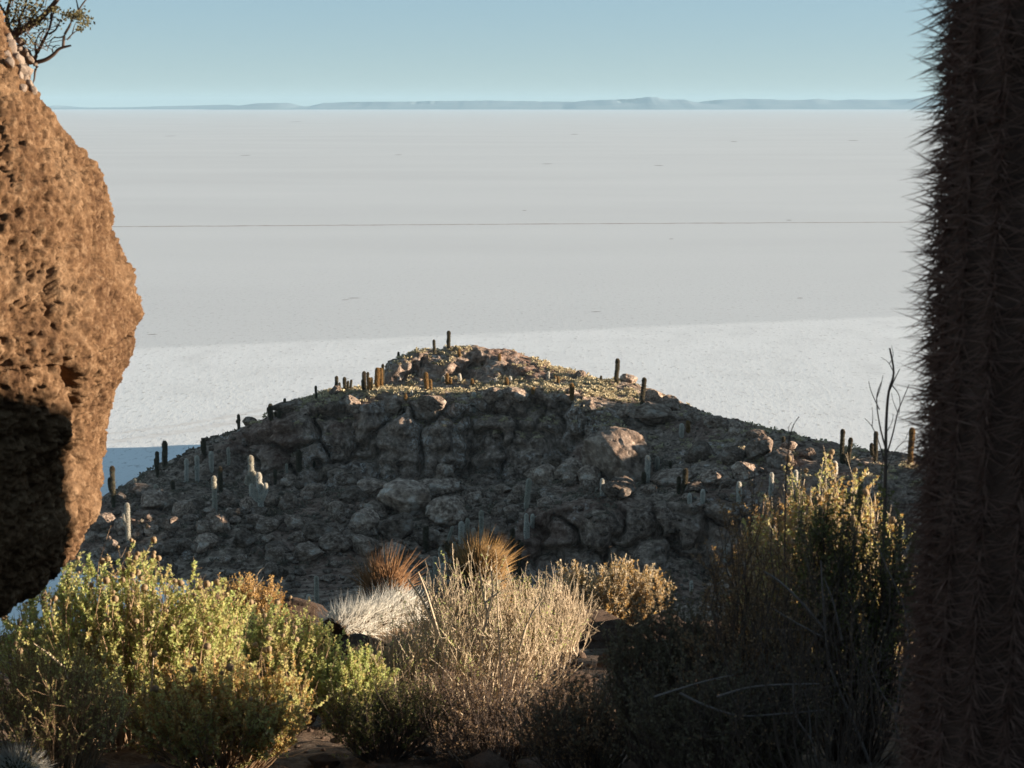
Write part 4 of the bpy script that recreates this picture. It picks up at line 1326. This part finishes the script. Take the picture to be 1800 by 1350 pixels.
# ------------------------------------------------------------------ shrubs
shrub('shrub', 'large yellow-green shrub with round tan flower heads below the huge boulder', 'shrub', 190, 985, 7.9, 235, 401, 260, 7, 'green', 'tan', 34, 0.0175, 0.36, 0.16, heads=60, flat=0.3, depth=0.7, leaf2='fresh')
shrub('shrub', 'lower green shrub with flower heads right of the large yellow-green one', 'shrub', 455, 1080, 8.9, 125, 402, 150, 7, 'green', 'tan', 36, 0.0175, 0.36, 0.15, heads=26, flat=0.25, depth=0.8, leaf2='fresh')
shrub('shrub', 'dense green shrub low in front of the two green shrubs at the left', 'shrub', 370, 1190, 7.1, 180, 419, 150, 7, 'green', 'tan', 32, 0.0165, 0.36, 0.15, heads=10, flat=0.25, depth=0.6, leaf2='gold')
shrub('shrub', 'small bright green shrub between the green shrubs and the straw-coloured bush', 'shrub', 600, 1160, 8.7, 85, 403, 80, 7, 'fresh', 'tan', 44, 0.016, 0.34, 0.13, flat=0.2, leaf2='green')
shrub('dry_shrub', 'big straw-coloured dry bush full of bare twigs in the middle', 'shrub', 845, 1000, 9.2, 172, 404, 170, 7, 'pale', 'straw', 9, 0.013, 0.35, 0.2, 0.0046, bare=0.3, flat=0.42, depth=0.7, twig_ang=0.75, leaf2='fresh', spread=0.8)
shrub('dry_shrub', 'lower straw-coloured dry bush in front of the toppled woolly cactus', 'shrub', 700, 1120, 9.0, 120, 421, 95, 7, 'pale', 'straw', 9, 0.013, 0.35, 0.18, 0.0044, bare=0.3, flat=0.3, depth=0.7, twig_ang=0.75, leaf2='fresh', spread=0.8)
shrub('dry_shrub', 'narrow bundle of dry twigs right of the straw-coloured bush', 'shrub', 985, 1022, 10.6, 55, 405, 80, 6, 'pale', 'straw', 6, 0.012, 0.35, 0.18, 0.0045, bare=0.6, flat=0.25, twig_ang=0.9)
shrub('shrub', 'pale rounded shrub on the rock edge right of the golden spiny crown', 'shrub', 1072, 1000, 13.4, 112, 406, 150, 7, 'pale', 'straw', 24, 0.022, 0.34, 0.17, 0.005, flat=0.35, depth=0.7, leaf2='gold')
shrub('shrub', 'golden shrub with one long stalk behind the green shrubs', 'shrub', 425, 1026, 12.3, 66, 407, 110, 7, 'gold', 'tan', 26, 0.018, 0.34, 0.15, 0.004, flat=0.35)
shrub('shrub', 'thin reddish twiggy shrub left of the golden one', 'shrub', 362, 1035, 12.0, 28, 408, 40, 5, 'brown', 'tan', 8, 0.014, 0.34, 0.14, 0.0035, bare=0.3, flat=0.2)
shrub('shrub', 'dark green cushion shrub right behind the golden spiny crown', 'shrub', 925, 1012, 14.7, 62, 409, 80, 6, 'olive', 'tan', 26, 0.022, 0.34, 0.16, 0.005, flat=0.35)
# shaded right side
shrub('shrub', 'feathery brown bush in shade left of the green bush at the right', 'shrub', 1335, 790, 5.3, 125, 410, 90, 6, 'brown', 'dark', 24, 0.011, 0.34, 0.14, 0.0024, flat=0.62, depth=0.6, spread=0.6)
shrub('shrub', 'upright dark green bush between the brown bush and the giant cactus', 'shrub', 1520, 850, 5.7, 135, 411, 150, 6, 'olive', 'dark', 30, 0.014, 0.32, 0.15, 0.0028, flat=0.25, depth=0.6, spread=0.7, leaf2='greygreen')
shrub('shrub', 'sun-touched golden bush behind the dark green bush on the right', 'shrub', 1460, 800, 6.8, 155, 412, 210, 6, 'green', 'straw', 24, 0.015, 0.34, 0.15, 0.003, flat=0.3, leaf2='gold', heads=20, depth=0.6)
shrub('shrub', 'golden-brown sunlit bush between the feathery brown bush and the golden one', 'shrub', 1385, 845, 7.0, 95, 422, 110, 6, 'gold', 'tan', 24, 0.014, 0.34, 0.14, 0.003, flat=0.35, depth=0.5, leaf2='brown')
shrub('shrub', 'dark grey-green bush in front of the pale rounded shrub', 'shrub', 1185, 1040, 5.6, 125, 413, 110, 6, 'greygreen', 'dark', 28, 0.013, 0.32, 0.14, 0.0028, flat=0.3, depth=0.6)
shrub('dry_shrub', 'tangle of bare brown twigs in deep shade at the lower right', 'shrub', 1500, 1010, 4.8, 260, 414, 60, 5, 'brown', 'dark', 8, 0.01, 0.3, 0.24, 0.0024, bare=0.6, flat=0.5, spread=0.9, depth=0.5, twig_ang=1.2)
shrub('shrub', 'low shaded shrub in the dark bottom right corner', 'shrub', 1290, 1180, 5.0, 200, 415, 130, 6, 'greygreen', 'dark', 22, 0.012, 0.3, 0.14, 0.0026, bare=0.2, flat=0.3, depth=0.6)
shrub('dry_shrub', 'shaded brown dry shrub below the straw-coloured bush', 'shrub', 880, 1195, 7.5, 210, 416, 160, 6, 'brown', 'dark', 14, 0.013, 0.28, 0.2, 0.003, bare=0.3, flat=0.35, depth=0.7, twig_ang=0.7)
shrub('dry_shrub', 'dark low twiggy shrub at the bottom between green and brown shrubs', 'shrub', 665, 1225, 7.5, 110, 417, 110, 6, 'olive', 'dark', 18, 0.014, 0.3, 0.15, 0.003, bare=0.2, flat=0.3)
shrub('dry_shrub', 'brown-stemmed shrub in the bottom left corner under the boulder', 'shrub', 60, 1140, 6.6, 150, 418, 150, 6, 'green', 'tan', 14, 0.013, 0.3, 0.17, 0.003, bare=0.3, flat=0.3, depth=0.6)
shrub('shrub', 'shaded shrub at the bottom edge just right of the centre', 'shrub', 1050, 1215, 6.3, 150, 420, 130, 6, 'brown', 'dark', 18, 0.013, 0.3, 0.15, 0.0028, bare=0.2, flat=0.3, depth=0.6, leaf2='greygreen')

# ------------------------------------------------------------------ long single stems that stand out of the bushes
def branch_set(name, label, cat, branches, Y, mat, leaf=None, seed=0, part='branch'):
    """branches: ((px, py, dY) points, width px at base)"""
    p0 = P(*branches[0][0][0][:2], Y)
    t = thing(name, label, cat, tuple(p0))
    for pts, w in branches:
        q = np.array([P(a, b, Y + (c[0] if c else 0)) - p0 for a, b, *c in pts])
        k = len(q)
        u = np.linspace(0, k - 1, (k - 1) * 4 + 1)
        i = np.clip(u.astype(int), 0, k - 2)
        f = (u - i)[:, None]
        pm, p_, pn, pq = q[np.maximum(i - 1, 0)], q[i], q[i + 1], q[np.minimum(i + 2, k - 1)]
        path = 0.5 * (2 * p_ + (pn - pm) * f + (2 * pm - 5 * p_ + 4 * pn - pq) * f ** 2 + (3 * p_ - pm - 3 * pn + pq) * f ** 3)
        r = w / 2 / FPX * Y * np.linspace(1, 0.4, len(u))
        V, F = tubes(path[None], r[None], 6)
        obj(part, mesh_np(part, V, F, True), mat, t)
    return t

gzs = ground_z(P(1557, 675, 6.0)[0], 6.0)
foot = 675 + FPX * math.tan(math.atan((CAM_Z - gzs) / 6.0) - PITCH)
branch_set('dry_sapling', 'leafless dry sapling rising beside the giant cactus', 'sapling', (
    (((1560, foot), (1553, 1000), (1556, 860), (1557, 800), (1558, 740), (1562, 690), (1571, 655), (1564, 612)), 8),
    (((1557, 790), (1546, 745), (1541, 700), (1549, 672)), 3.5), (((1546, 720), (1532, 690), (1527, 670)), 2.2), (((1541, 700), (1548, 680), (1552, 660)), 2),
    (((1562, 690), (1572, 668), (1582, 648)), 3.2), (((1566, 675), (1578, 690), (1582, 705), (1580, 730)), 2.4), (((1560, 795), (1570, 760), (1578, 725), (1588, 700), (1598, 676)), 3.2),
    (((1556, 815), (1544, 775), (1533, 750), (1520, 735)), 2.6), (((1533, 750), (1534, 735), (1533, 715)), 1.8), (((1571, 655), (1562, 638), (1549, 628)), 1.8), (((1563, 640), (1570, 625), (1567, 607)), 1.6), (((1578, 725), (1570, 705), (1567, 690)), 1.6), (((1558, 760), (1568, 742), (1570, 728)), 1.6),
    (((1556, 830), (1575, 790), (1590, 775), (1596, 760)), 2.0)), 6.0, stem_mats['dark'])
gzs = ground_z(P(1385, 675, 5.6)[0], 5.6)
foot = 675 + FPX * math.tan(math.atan((CAM_Z - gzs) / 5.6) - PITCH)
branch_set('dry_stalk', 'thin dark stalk bending right above the brown bush', 'stalk', ((((1378, foot), (1380, 900), (1386, 790), (1389, 765), (1396, 745), (1405, 732)), 3.4), (((1386, 790), (1398, 790), (1410, 782)), 2.2), (((1389, 765), (1386, 752), (1392, 742)), 1.8)), 5.6, stem_mats['dark'])
gzs = ground_z(P(455, 675, 12.2)[0], 12.2)
foot = 675 + FPX * math.tan(math.atan((CAM_Z - gzs) / 12.2) - PITCH)
branch_set('dry_stalk', 'single curved pale stalk standing out of the golden shrub', 'stalk', ((((448, foot), (447, 1040), (450, 1015), (458, 1002), (464, 998)), 2.4), (((450, 1030), (458, 1022), (463, 1014)), 1.6)), 12.2, stem_mats['straw'])

def loose_stick(label, pts, w, Y, mat):
    branch_set('stick', label, 'stick', ((pts, w),), Y, mat, part='stick')
bl = stem_mats['bleached']
branch_set('bare_branches', 'thick bare forked twigs sticking up from the straw-coloured bush', 'twigs', (
    (((850, 1230), (846, 1130), (856, 1085), (850, 1050), (842, 1000)), 7), (((856, 1085), (866, 1040), (862, 995)), 6), (((852, 1060), (872, 1045), (884, 1036)), 5),
    (((800, 1210), (770, 1120), (745, 1060), (717, 1018)), 7), (((775, 1130), (752, 1050), (735, 1005)), 6), (((880, 1210), (876, 1100), (873, 1002)), 4.5), (((760, 1215), (730, 1130), (712, 1080)), 5), (((900, 1200), (925, 1100), (955, 1050)), 6)), 8.9, stem_mats['straw'])
branch_set('bare_branches', 'pale bare forked twigs standing right of the straw-coloured bush', 'twigs', (
    (((986, 1170), (985, 1130), (988, 1110)), 6), (((986, 1155), (976, 1135), (971, 1122)), 5), (((1000, 1165), (1002, 1150), (1003, 1138)), 6)), 9.4, bl)
branch_set('fallen_branch', 'long pale dead branch bending through the shaded twigs at the right', 'branch', (
    (((1530, 1345), (1500, 1270), (1462, 1180), (1452, 1120), (1446, 1040), (1443, 985)), 7), (((1452, 1110), (1410, 1060), (1370, 1022), (1342, 1004)), 6), (((1480, 1125), (1465, 1060), (1448, 1015)), 5), (((1446, 1120), (1400, 1095), (1360, 1070)), 4)), 4.9, bl)
branch_set('fallen_branch', 'two grey dead branches lying level in the dark lower right', 'branch', (
    (((1260, 1225), (1310, 1210), (1360, 1204), (1440, 1202)), 5), (((1195, 1218), (1240, 1240), (1300, 1258), (1370, 1255), (1450, 1248)), 5), (((1150, 1225), (1230, 1200), (1290, 1186)), 4), (((1395, 1200), (1400, 1260), (1425, 1300), (1438, 1345)), 6), (((1425, 1300), (1422, 1250), (1414, 1215)), 4)), 4.8, bl)
branch_set('fallen_branch', 'forked grey dead branch upright near the foot of the giant cactus', 'branch', (
    (((1600, 1345), (1575, 1280), (1582, 1200), (1575, 1170)), 5), (((1578, 1260), (1545, 1210), (1530, 1170)), 4), (((1590, 1320), (1640, 1290), (1665, 1245)), 4), (((1582, 1200), (1596, 1150), (1590, 1070), (1560, 1000), (1530, 930)), 4)), 4.7, bl)
branch_set('fallen_branch', 'bent brown branch running through the large yellow-green shrub', 'branch', (
    (((165, 1260), (150, 1225), (122, 1200), (112, 1170)), 7), (((150, 1225), (160, 1195), (135, 1185), (128, 1170)), 5), (((108, 1170), (85, 1150), (60, 1132)), 6), (((265, 1215), (268, 1180), (270, 1150)), 5), (((190, 1245), (172, 1230), (160, 1225)), 5)), 7.2, stem_mats['straw'])

# ------------------------------------------------------------------ gnarled shrub on top of the huge boulder
bark_mat = leafy('gnarled_bark', [(0.05, 0.03, 0.02), (0.085, 0.055, 0.038)], 0.0, 12)
gn = branch_set('gnarled_shrub', 'gnarled leafy shrub growing from the top of the huge boulder', 'shrub', (
    (((8, 78), (30, 58), (58, 42), (80, 24), (104, -6), (130, -50)), 15), (((58, 112), (66, 92), (76, 72), (86, 52), (92, 28), (96, 12)), 7), (((62, 110), (80, 105), (94, 96), (104, 86), (116, 82), (125, 80)), 8.5),
    (((111, 84), (112, 70), (114, 60), (122, 46), (130, 28), (138, 18), (146, 6), (154, -4)), 5.5), (((113, 64), (104, 66), (92, 68), (84, 86)), 3), (((86, 60), (98, 52), (104, 40), (108, 34)), 4), (((118, 70), (127, 60), (138, 52)), 3), (((127, 60), (130, 48), (134, 38)), 2.4),
    (((138, 20), (136, 8), (133, -4)), 3.5), (((64, 100), (62, 80), (68, 62), (80, 50)), 4), (((60, 78), (52, 66), (44, 58)), 3), (((88, 34), (90, 22), (88, 12)), 3), (((20, 60), (12, 38), (14, 14), (22, -10)), 9), (((14, 30), (4, 16), (-4, 0)), 6), (((36, 54), (34, 34), (44, 14), (48, -8)), 6), (((50, 46), (58, 30), (72, 14), (78, 0)), 4),
    (((94, 96), (92, 86), (98, 80), (106, 80)), 2.6), (((78, 82), (88, 80), (100, 84)), 2.4), (((70, 70), (78, 76), (90, 70)), 2.4), (((66, 116), (62, 124), (60, 140), (56, 150)), 5), (((24, 50), (44, 46), (56, 30)), 4), (((10, 46), (24, 34), (30, 10)), 4)), 6.9, bark_mat)
rng = np.random.default_rng(55)
g0 = np.array(gn.location)
lb, ld = [], []
for px, py, sx, sy, k in ((140, 28, 14, 9, 150), (118, 26, 9, 6, 60), (150, 40, 8, 8, 60), (97, 17, 6, 5, 40), (104, 40, 6, 6, 30), (140, 52, 5, 4, 24), (40, 20, 34, 24, 330), (20, 40, 20, 18, 120), (70, 30, 20, 20, 110), (55, 76, 14, 14, 50)):
    for _ in range(k):
        lb.append(P(px + rng.normal() * sx * 0.6, py + rng.normal() * sy * 0.6, 6.9 + rng.normal() * 0.06) - g0)
        ld.append(rng.normal(size=3) + (0, 0, 0.4))
V, F = leaves(np.array(lb), np.array(ld), rng.uniform(0.010, 0.020, len(lb)), 0.0048, rng)
o = obj('foliage', mesh_np('foliage', V, F), leafy('gnarled_leaves', [(0.075, 0.06, 0.024), (0.12, 0.10, 0.04)], 0.3, 14), gn)
o['kind'] = 'stuff'
tw0 = np.array([P(rng.uniform(5, 90), rng.uniform(10, 95), 6.9 + rng.normal() * 0.05) - g0 for _ in range(70)])
twd = unit(rng.normal(size=(70, 3)) + (0.4, 0, 0.8)) * rng.uniform(0.03, 0.09, (70, 1))
V, F = tubes(bez(tw0, tw0 + twd * 0.5 + rng.normal(size=(70, 3)) * 0.008, tw0 + twd, 5), np.full((70, 5), 0.0016), 3)
o = obj('twigs', mesh_np('twigs', V, F), bark_mat, gn)
o['kind'] = 'stuff'

# ------------------------------------------------------------------ giant cactus at the right edge
def ribbed(axis, rad, ribs, seg_h, depth=0.13, per=6, cap=True, wob=0.0):
    """ribbed column round a straight axis from axis[0] to axis[1]; returns body mesh arrays and areole points"""
    a0, a1 = np.asarray(axis[0], float), np.asarray(axis[1], float)
    L = np.linalg.norm(a1 - a0)
    t = (a1 - a0) / L
    e1 = unit(np.cross(t, (0.0, 1.0, 0.02)))
    e2 = np.cross(t, e1)
    n = int(L / seg_h) + 2
    s = np.linspace(0, L, n)
    if cap:
        r = rad * np.sqrt(np.clip(1 - np.clip(1 - (L - s) / (rad * 1.1), 0, 1) ** 2, 0.0009, 1))
    else:
        r = np.full(n, rad)
    sides = ribs * per
    th = np.arange(sides) * 2 * math.pi / sides
    prof = 1 + depth * (np.abs(np.cos(th * ribs / 2)) ** 0.8 - 0.6)
    ring = e1[None] * np.cos(th)[:, None] + e2[None] * np.sin(th)[:, None]
    c = a0 + t * s[:, None]
    V = c[:, None] + ring[None] * (r[:, None] * prof[None])[..., None]
    ta = np.arange(ribs) * 2 * math.pi / ribs
    ra = e1[None] * np.cos(ta)[:, None] + e2[None] * np.sin(ta)[:, None]
    A = c[:, None] + ra[None] * (r * (1 + depth * 0.4))[:, None, None]
    N = np.repeat(ra[None], n, axis=0)
    return V.reshape(-1, 3), grid_faces(n, sides, True), A.reshape(-1, 3), N.reshape(-1, 3), t

rng = np.random.default_rng(91)
GY = 3.55
gx0 = P(1846, 675, GY)[0]
gz0 = ground_z(gx0, GY) - 0.05
giant = thing('giant_cactus', 'giant spiny cactus trunk in dark shade filling the right edge', 'cactus', (gx0, GY, gz0))
V, F, A, N, t = ribbed(((0, 0, 0), (0.012, 0, 3.9)), 0.24, 18, 0.03, 0.04)
M = Mat('giant_skin', rough=0.8)
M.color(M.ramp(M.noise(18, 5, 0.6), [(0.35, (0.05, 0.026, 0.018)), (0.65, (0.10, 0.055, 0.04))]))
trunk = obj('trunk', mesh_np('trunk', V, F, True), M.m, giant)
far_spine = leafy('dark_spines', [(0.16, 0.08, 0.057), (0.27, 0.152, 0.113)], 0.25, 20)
k = 22
idx = np.repeat(np.arange(len(A)), k)
n = len(idx)
Nn = N[idx]
side = unit(np.cross(Nn, (0.0, 0.0, 1.0)))
d = Nn * rng.uniform(0.35, 1.0, (n, 1)) + side * rng.normal(size=(n, 1)) * 0.95 + np.array((0, 0, 1.0)) * (rng.normal(size=(n, 1)) * 0.5 - 0.3)
L = np.where(rng.random(n) < 0.35, rng.uniform(0.08, 0.125, n), rng.uniform(0.03, 0.08, n))
base = A[idx] + rng.normal(size=(n, 3)) * 0.003
sv, sf = spines(base, d, L, np.where(L > 0.08, 0.0027, 0.0019))
# spines bow down a little towards their tips
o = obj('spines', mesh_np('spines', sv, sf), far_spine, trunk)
o['kind'] = 'stuff'

# ------------------------------------------------------------------ two spiny cactus crowns peeping over the edge
def crown(label, px, py, Y, rad, mat, seed, n, L0, L1, wdt):
    rng = np.random.default_rng(seed)
    c = P(px, py, Y)
    gz = ground_z(c[0], Y) - 0.1
    H = max(c[2] - gz, 0.5)
    t = thing('spiny_cactus', label, 'cactus', (c[0], Y, gz), 'spiny cactus crowns at the rock edge')
    V, F, A, N, ax = ribbed(((0, 0, 0), (0, 0, H + rad * 0.9)), rad * 0.8, 14, 0.04)
    body = obj('body', mesh_np('body', V, F, True), skin_mat, t)
    u = rng.normal(size=(n, 3))
    u[:, 2] = u[:, 2] * 0.8 + 0.35
    u = unit(u)
    base = np.array((0, 0, H + rad * 0.1)) + u * rad * (0.8, 0.8, 0.9)
    low = u[:, 2] < 0.1
    base[low, 2] -= rng.uniform(0, min(H * 0.6, 0.6), low.sum())
    d = unit(u + np.array((0, 0, 0.35)) + rng.normal(size=(n, 3)) * 0.22)
    d = unit(d + 0.3 * np.c_[fbm(base * 9, 2, seed), fbm(base * 9, 2, seed + 1), fbm(base * 9, 2, seed + 2)])
    sv, sf = spines(base, d, (L0 + (L1 - L0) * 1.35 * rng.random(n) ** 1.8) * np.where(u[:, 2] > 0.3, 1.15, 0.8), wdt)
    s = obj('spines', mesh_np('spines', sv, sf), mat, body)
    s['kind'] = 'stuff'
    return t
gold_sp = leafy('golden_needles', [(0.17, 0.09, 0.028), (0.28, 0.16, 0.055), (0.38, 0.25, 0.11)], 0.35, 7)
red_sp = leafy('reddish_needles', [(0.19, 0.092, 0.034), (0.30, 0.15, 0.06), (0.42, 0.25, 0.13)], 0.35, 7)
crown('golden spiny cactus crown in the middle behind the straw-coloured bush', 842, 1022, 14.4, 0.24, gold_sp, 501, 1700, 0.10, 0.25, 0.005)
crown('reddish spiny cactus crown behind the white woolly cactus', 676, 1048, 14.8, 0.20, red_sp, 502, 800, 0.10, 0.30, 0.006)

# ------------------------------------------------------------------ toppled woolly cactus
rng = np.random.default_rng(61)
a, b = P(588, 1122, 11.0), P(722, 1078, 11.7)
log = thing('fallen_cactus', 'toppled dead cactus with white woolly spines and a dark hollow end', 'cactus', tuple(a))
ax = b - a
V, F, A, N, t = ribbed(((0, 0, 0), ax), 0.125, 14, 0.03)
M = Mat('dead_cactus', rough=0.95)
M.color(M.ramp(M.noise(22, 6, 0.7), [(0.3, (0.03, 0.018, 0.01)), (0.55, (0.13, 0.085, 0.05)), (0.75, (0.28, 0.21, 0.14))]))
M.bump(M.noise(40, 5, 0.7), 0.9, 0.03)
V = V + 0.03 * np.c_[fbm(V * 7, 3, 1), fbm(V * 7, 3, 2), fbm(V * 7, 3, 3)]
body = obj('trunk', mesh_np('trunk', V, F, True), M.m, log)
# the rotten open end
rr = np.linspace(0.13, 0.02, 6)
aa = np.linspace(0, 2 * math.pi, 20, endpoint=False)
e1 = unit(np.cross(t, (0.0, 0.0, 1.0)))
e2 = np.cross(t, e1)
V = np.concatenate([(-t * 0.012 + t * 0.18 * (1 - r / 0.13)) + (e1[None] * np.cos(aa)[:, None] + e2[None] * np.sin(aa)[:, None]) * (r * (1 + 0.15 * rng.normal(size=(20, 1)).clip(-1, 1))) for r in rr])
obj('hollow_end', mesh_np('hollow_end', V, grid_faces(6, 20, True), True), M.m, log)
up = (N[:, 2] > -0.15)
idx = np.repeat(np.where(up)[0], 13)
d = unit(N[idx] + rng.normal(size=(len(idx), 3)) * 0.6 + (0, 0, 0.3))
base = A[idx] + rng.normal(size=(len(idx), 3)) * 0.014
wool = leafy('white_wool', [(0.6, 0.55, 0.46), (0.8, 0.76, 0.68)], 0.45, 9)
sv, sf = spines(base, d, 0.03 + 0.19 * rng.random(len(idx)) ** 2.2, 0.0026)
s = obj('spines', mesh_np('spines', sv, sf), wool, body)
s['kind'] = 'stuff'

# ------------------------------------------------------------------ rocks along the edge and stones between the bushes
M = Mat('edge_rock', rough=0.95, spec=0.1)
n1 = M.noise(3.2, 7, 0.65)
n2 = M.noise(18, 6, 0.7)
c = M.ramp(n1, [(0.3, (0.085, 0.05, 0.034)), (0.5, (0.13, 0.085, 0.06)), (0.72, (0.19, 0.13, 0.095))])
c = M.mix(0.5, c, M.ramp(n2, [(0.3, (0.05, 0.03, 0.02)), (0.6, (0.15, 0.10, 0.072)), (0.78, (0.24, 0.18, 0.135))]))
M.color(c)
M.bump(M.math('ADD', n2, M.noise(60, 4, 0.7)), 0.9, 0.04)
edge_mat = M.m
rock_meshes = [boulder_mesh('rock', 150 + k, 4) for k in range(5)]
for m in rock_meshes:
    m.materials.append(edge_mat)
rng = np.random.default_rng(71)
for px, py, Y, w, hr, lab in (
    (520, 1108, 12.6, 150, 0.55, 'brown rock at the edge left of the toppled woolly cactus'),
    (455, 1122, 12.0, 110, 0.6, 'low dark rock below the golden shrub'),
    (775, 1098, 13.2, 190, 0.42, 'long brown rock behind the straw-coloured bush'),
    (900, 1108, 12.8, 120, 0.5, 'brown rock hidden between the straw-coloured bush and the dry twigs'),
    (1045, 1118, 12.6, 170, 0.42, 'brown rock ledge under the pale rounded shrub'),
    (1160, 1118, 12.4, 140, 0.5, 'pitted brown rock under the right end of the pale rounded shrub'),
    (1255, 1125, 11.8, 120, 0.6, 'brown rock behind the dark grey-green bush'),
    (640, 1150, 10.6, 150, 0.5, 'rock propping up the toppled woolly cactus'),
    (520, 1225, 8.6, 70, 0.6, 'pale sunlit stone between the green shrubs'),
    (556, 1170, 9.4, 60, 0.6, 'dark rock beside the hollow end of the toppled cactus'),
    (570, 1335, 7.4, 60, 0.45, 'pale stone at the bottom below the small bright green shrub'),
    (1100, 1180, 10.6, 130, 0.5, 'rock in half shade behind the dark grey-green bush'),
    (1010, 1200, 9.6, 90, 0.55, 'dark rock right of the straw-coloured bush')):
    p = P(px, py, Y)
    s = w / FPX * Y / 2
    z = min(p[2], ground_z(p[0], Y) + s * hr * 0.75)
    o = obj('rock', rock_meshes[rng.integers(5)], None, None, (p[0], Y, z))
    o.scale = (s, s * rng.uniform(0.7, 1.0), s * hr)
    o.rotation_euler = (rng.uniform(-0.2, 0.2), rng.uniform(-0.2, 0.2), rng.uniform(0, 6.28))
    tag(o, lab, 'rock', 'rocks on the near slope')
# pale spiny tuft poking into the bottom left corner
c = P(30, 1356, 6.4)
gz = ground_z(c[0], 6.4)
t = thing('spiny_tuft', 'pale spiky tuft poking in at the bottom left corner', 'cactus', (c[0], 6.4, gz))
V, F, A, N, ax = ribbed(((0, 0, -0.05), (0, 0, max(c[2] - gz, 0.12) + 0.02)), 0.11, 12, 0.03)
body = obj('body', mesh_np('body', V, F, True), skin_mat, t)
u = unit(rng.normal(size=(700, 3)) + (0, 0, 0.5))
u[:, 2] = np.abs(u[:, 2])
sv, sf = spines(np.array((0, 0, max(c[2] - gz, 0.12) - 0.08)) + u * 0.1, u + rng.normal(size=(700, 3)) * 0.2, rng.uniform(0.04, 0.09, 700), 0.0022)
s = obj('spines', mesh_np('spines', sv, sf), wool, body)
s['kind'] = 'stuff'
# litter of small stones and twigs on the soil
V0, F0 = ico(0)
parts = []
for _ in range(2600):
    x, y = rng.uniform(-6, 4.5), rng.uniform(5.5, 14.5)
    s = rng.gamma(1.6, 0.012) + 0.008
    parts.append((V0 * (1 + 0.25 * rng.normal(size=(len(V0), 1)).clip(-1, 1)) * s * (1, 1, 0.65) + (x, y, ground_z(x, y) + s * 0.2), F0))
V, F = join(parts)
o = obj('pebbles', mesh_np('pebbles', V, F), edge_mat, ground)
o['kind'] = 'stuff'
